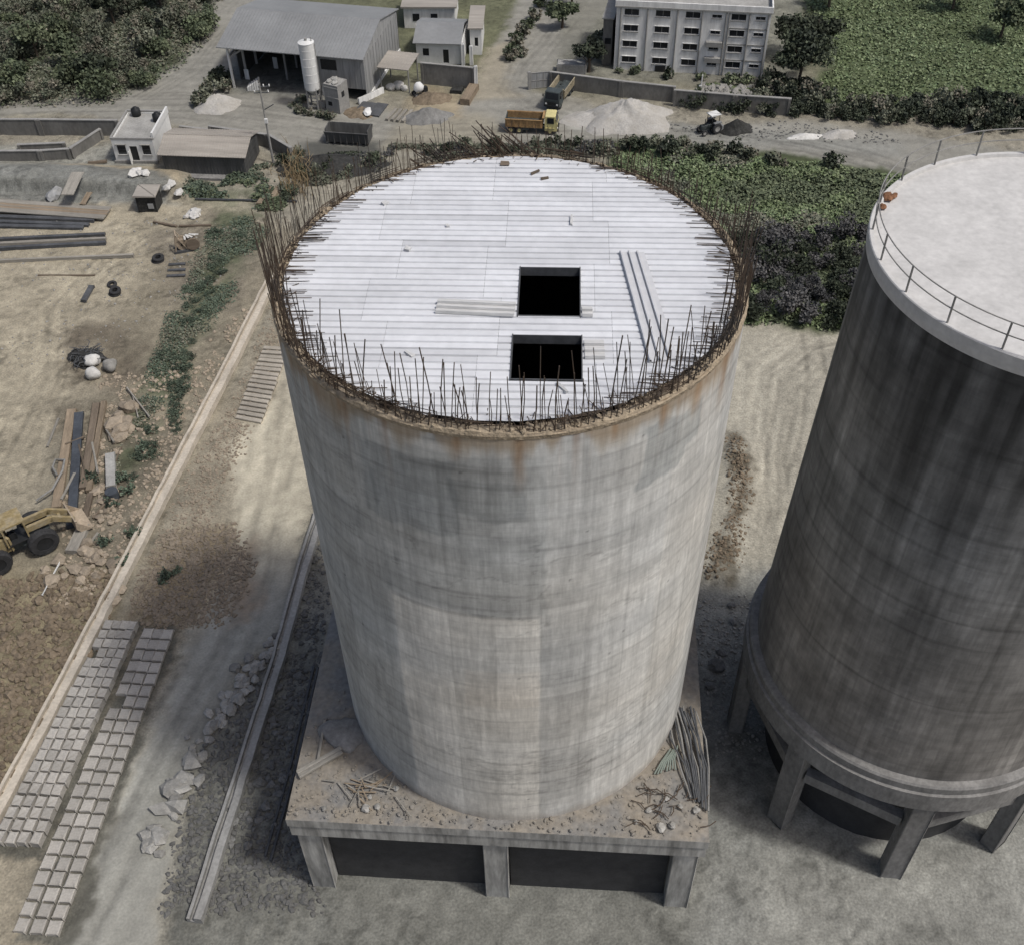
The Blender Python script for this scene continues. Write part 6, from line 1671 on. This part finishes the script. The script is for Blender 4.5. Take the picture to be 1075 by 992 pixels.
# scrap heap, sacks, tyres
root = thing('scrap_heap', 'black heap of tangled burnt wire and sticks at the left of the yard', 'scrap heap', GG(92, 378))
b = MB(); b.rock((0, 0, .2), 1.6, (1.2, .9, .45), 2); part(b, 'ash_mound', MT['heap_dark'], root)
b = MB()
for i in range(90):
    a = rng.uniform(0, 6.28); r = rng.uniform(0, 1.6); q = Vector((r * math.cos(a), r * math.sin(a), rng.uniform(.2, .9))); a2 = rng.uniform(0, 6.28); l_ = rng.uniform(.5, 1.4)
    b.tube([q, q + Vector((l_ * .5 * math.cos(a2), l_ * .5 * math.sin(a2), rng.uniform(0, .3))), q + Vector((l_ * math.cos(a2 + .5), l_ * math.sin(a2 + .5), rng.uniform(-.2, .3)))], .045, 4)
part(b, 'tangled_wire', MT['steel'], root)
for i, (u, v, m, lb) in enumerate(((98, 383, 'sack', 'white round sack directly in front of the black scrap heap'), (99, 396, 'sack', 'white round sack lowest in front of the scrap heap'), (117, 388, 'stone', 'greyish sack right of the two white ones'))):
    b = MB(); b.rock((0, 0, 0), .85, (1, .9, .8), 2, .05); tag(b.build('filled_sack', MT[m], None, True, GG(u, v, .55)), lb, 'sack')
def tyre(px, r, label, tilt=0.0, n=1):
    root = thing('tyre_stack', label, 'tyre', GG(*px))
    for k in range(n):
        b = MB(); b.lathe([(r * .5, -.14), (r * .9, -.17), (r, -.08), (r, .08), (r * .9, .17), (r * .5, .14), (r * .5, -.14)], 20, Matrix.Translation((.1 * k, 0, .18 + .34 * k)) @ Matrix.Rotation(tilt, 4, 'X')); part(b, 'tyre', MT['rubber'], root)
tyre((166, 274), .75, 'two stacked black tyres left of the rusty winch', .1, 2)
tyre((121, 309), .7, 'black tyre pile in the middle of the left yard', .15, 2)
tyre((118, 300), .6, 'single black tyre lying just above the tyre pile of the yard', .1, 1)
# rusty winch
wn = thing('rusty_winch', 'rusty tan winch machine with drum and flywheel in the left yard', 'winch', GG(196, 262), .3)
b = MB(); b.box(0, -.6, .15, 3.0, .25, .3); b.box(0, .6, .15, 3.0, .25, .3); b.box(-1.2, 0, .22, .25, .95, .2); b.box(1.2, 0, .22, .25, .95, .2); part(b, 'skid', MT['steel'], wn)
b = MB(); b.lathe([(.25, -.5), (.75, -.5), (.75, -.42), (.45, -.4), (.45, .4), (.75, .42), (.75, .5), (.25, .5)], 20, Matrix.Translation((-.3, 0, 1.0)) @ Matrix.Rotation(math.pi / 2, 4, 'X')); part(b, 'drum', MT['bucket'], wn)
b = MB(); b.lathe([(.05, -.08), (.8, -.08), (.85, 0), (.8, .08), (.05, .08)], 24, Matrix.Translation((.9, -.75, 1.0)) @ Matrix.Rotation(math.pi / 2, 4, 'X')); part(b, 'flywheel', MT['plank_dark'], wn)
b = MB(); b.cbox(.9, .1, .85, .9, .9, 1.0, .06); part(b, 'motor', MT['bucket'], wn)
b = MB()
for s_ in (-.62, .62): b.beam((-1.3, s_, .3), (-.9, s_, 2.5), .16, .16); b.beam((.2, s_, .3), (-.9, s_, 2.4), .14, .14)
b.beam((-.9, -.7, 2.45), (-.9, .7, 2.45), .16, .16); part(b, 'frame', MT['bucket'], wn)
b = MB()
for k in range(5): b.box(.1 + .32 * k, -.2 + .1 * k, 1.75 + .1 * (k % 2), .24, .9, .06, rz=.3 * k)
part(b, 'guard_plate', MT['sack'], wn)
stone_set([(199, 226), (203, 229), (196, 229), (205, 225), (150, 195), (143, 197), (156, 196), (147, 193), (178, 207), (183, 204), (189, 208)], .4, .8, MT['sack'], 'pale_block', 'pale broken block lying about the pump house and the bank', 'pale blocks around the pump house')
# dark stuff before the gatehouse
for i, (u, v) in enumerate(((97, 174), (103, 173), (111, 172), (118, 170))): pass
plank((93, 174), (113, 172), .5, .3, MT['plank_dark'], 'rail_piece', 'dark sleeper lying left of the gatehouse steps', 'beam')
# beams and mats in front of the shelter
for i in range(4):
    plank((406 + i * 5.5, 127.5 + i * .6), (416 + i * 5.5, 116 + i * .4), .5, .35, MT['plank_grey'], 'timber_beam', ('leftmost', 'second', 'third', 'rightmost')[i] + ' of four pale timber beams in front of the tan shelter', 'beam', 'pale beams in front of the shelter')
plank((488, 111), (498, 94), 1.5, 1.0, MT['plank'], 'tan_log', 'thick tan log of sawn timber lying below the white end pier', 'log')
plank((378, 121), (389, 109), 2.4, .25, MT['steel'], 'reinforcing_mat', 'left dark reinforcing mat on the ground in front of the warehouse corner', 'mat')
plank((392, 123), (402, 110), 1.8, .22, MT['steel'], 'reinforcing_mat', 'right dark reinforcing mat next to the pale timber beams', 'mat')
plank((474, 96), (486, 97), 1.8, .6, MT['heap_dark'], 'covered_pile', 'dark covered pile at the foot of the grey compound wall', 'pile')
b = MB(); b.rock((0, 0, 0), .8, (1.5, .8, .4), 1); tag(b.build('white_bag', MT['white'], None, False, G(386, 118, .4)), 'small white bag on the left dark reinforcing mat', 'bag')
scene.render.film_transparent = False
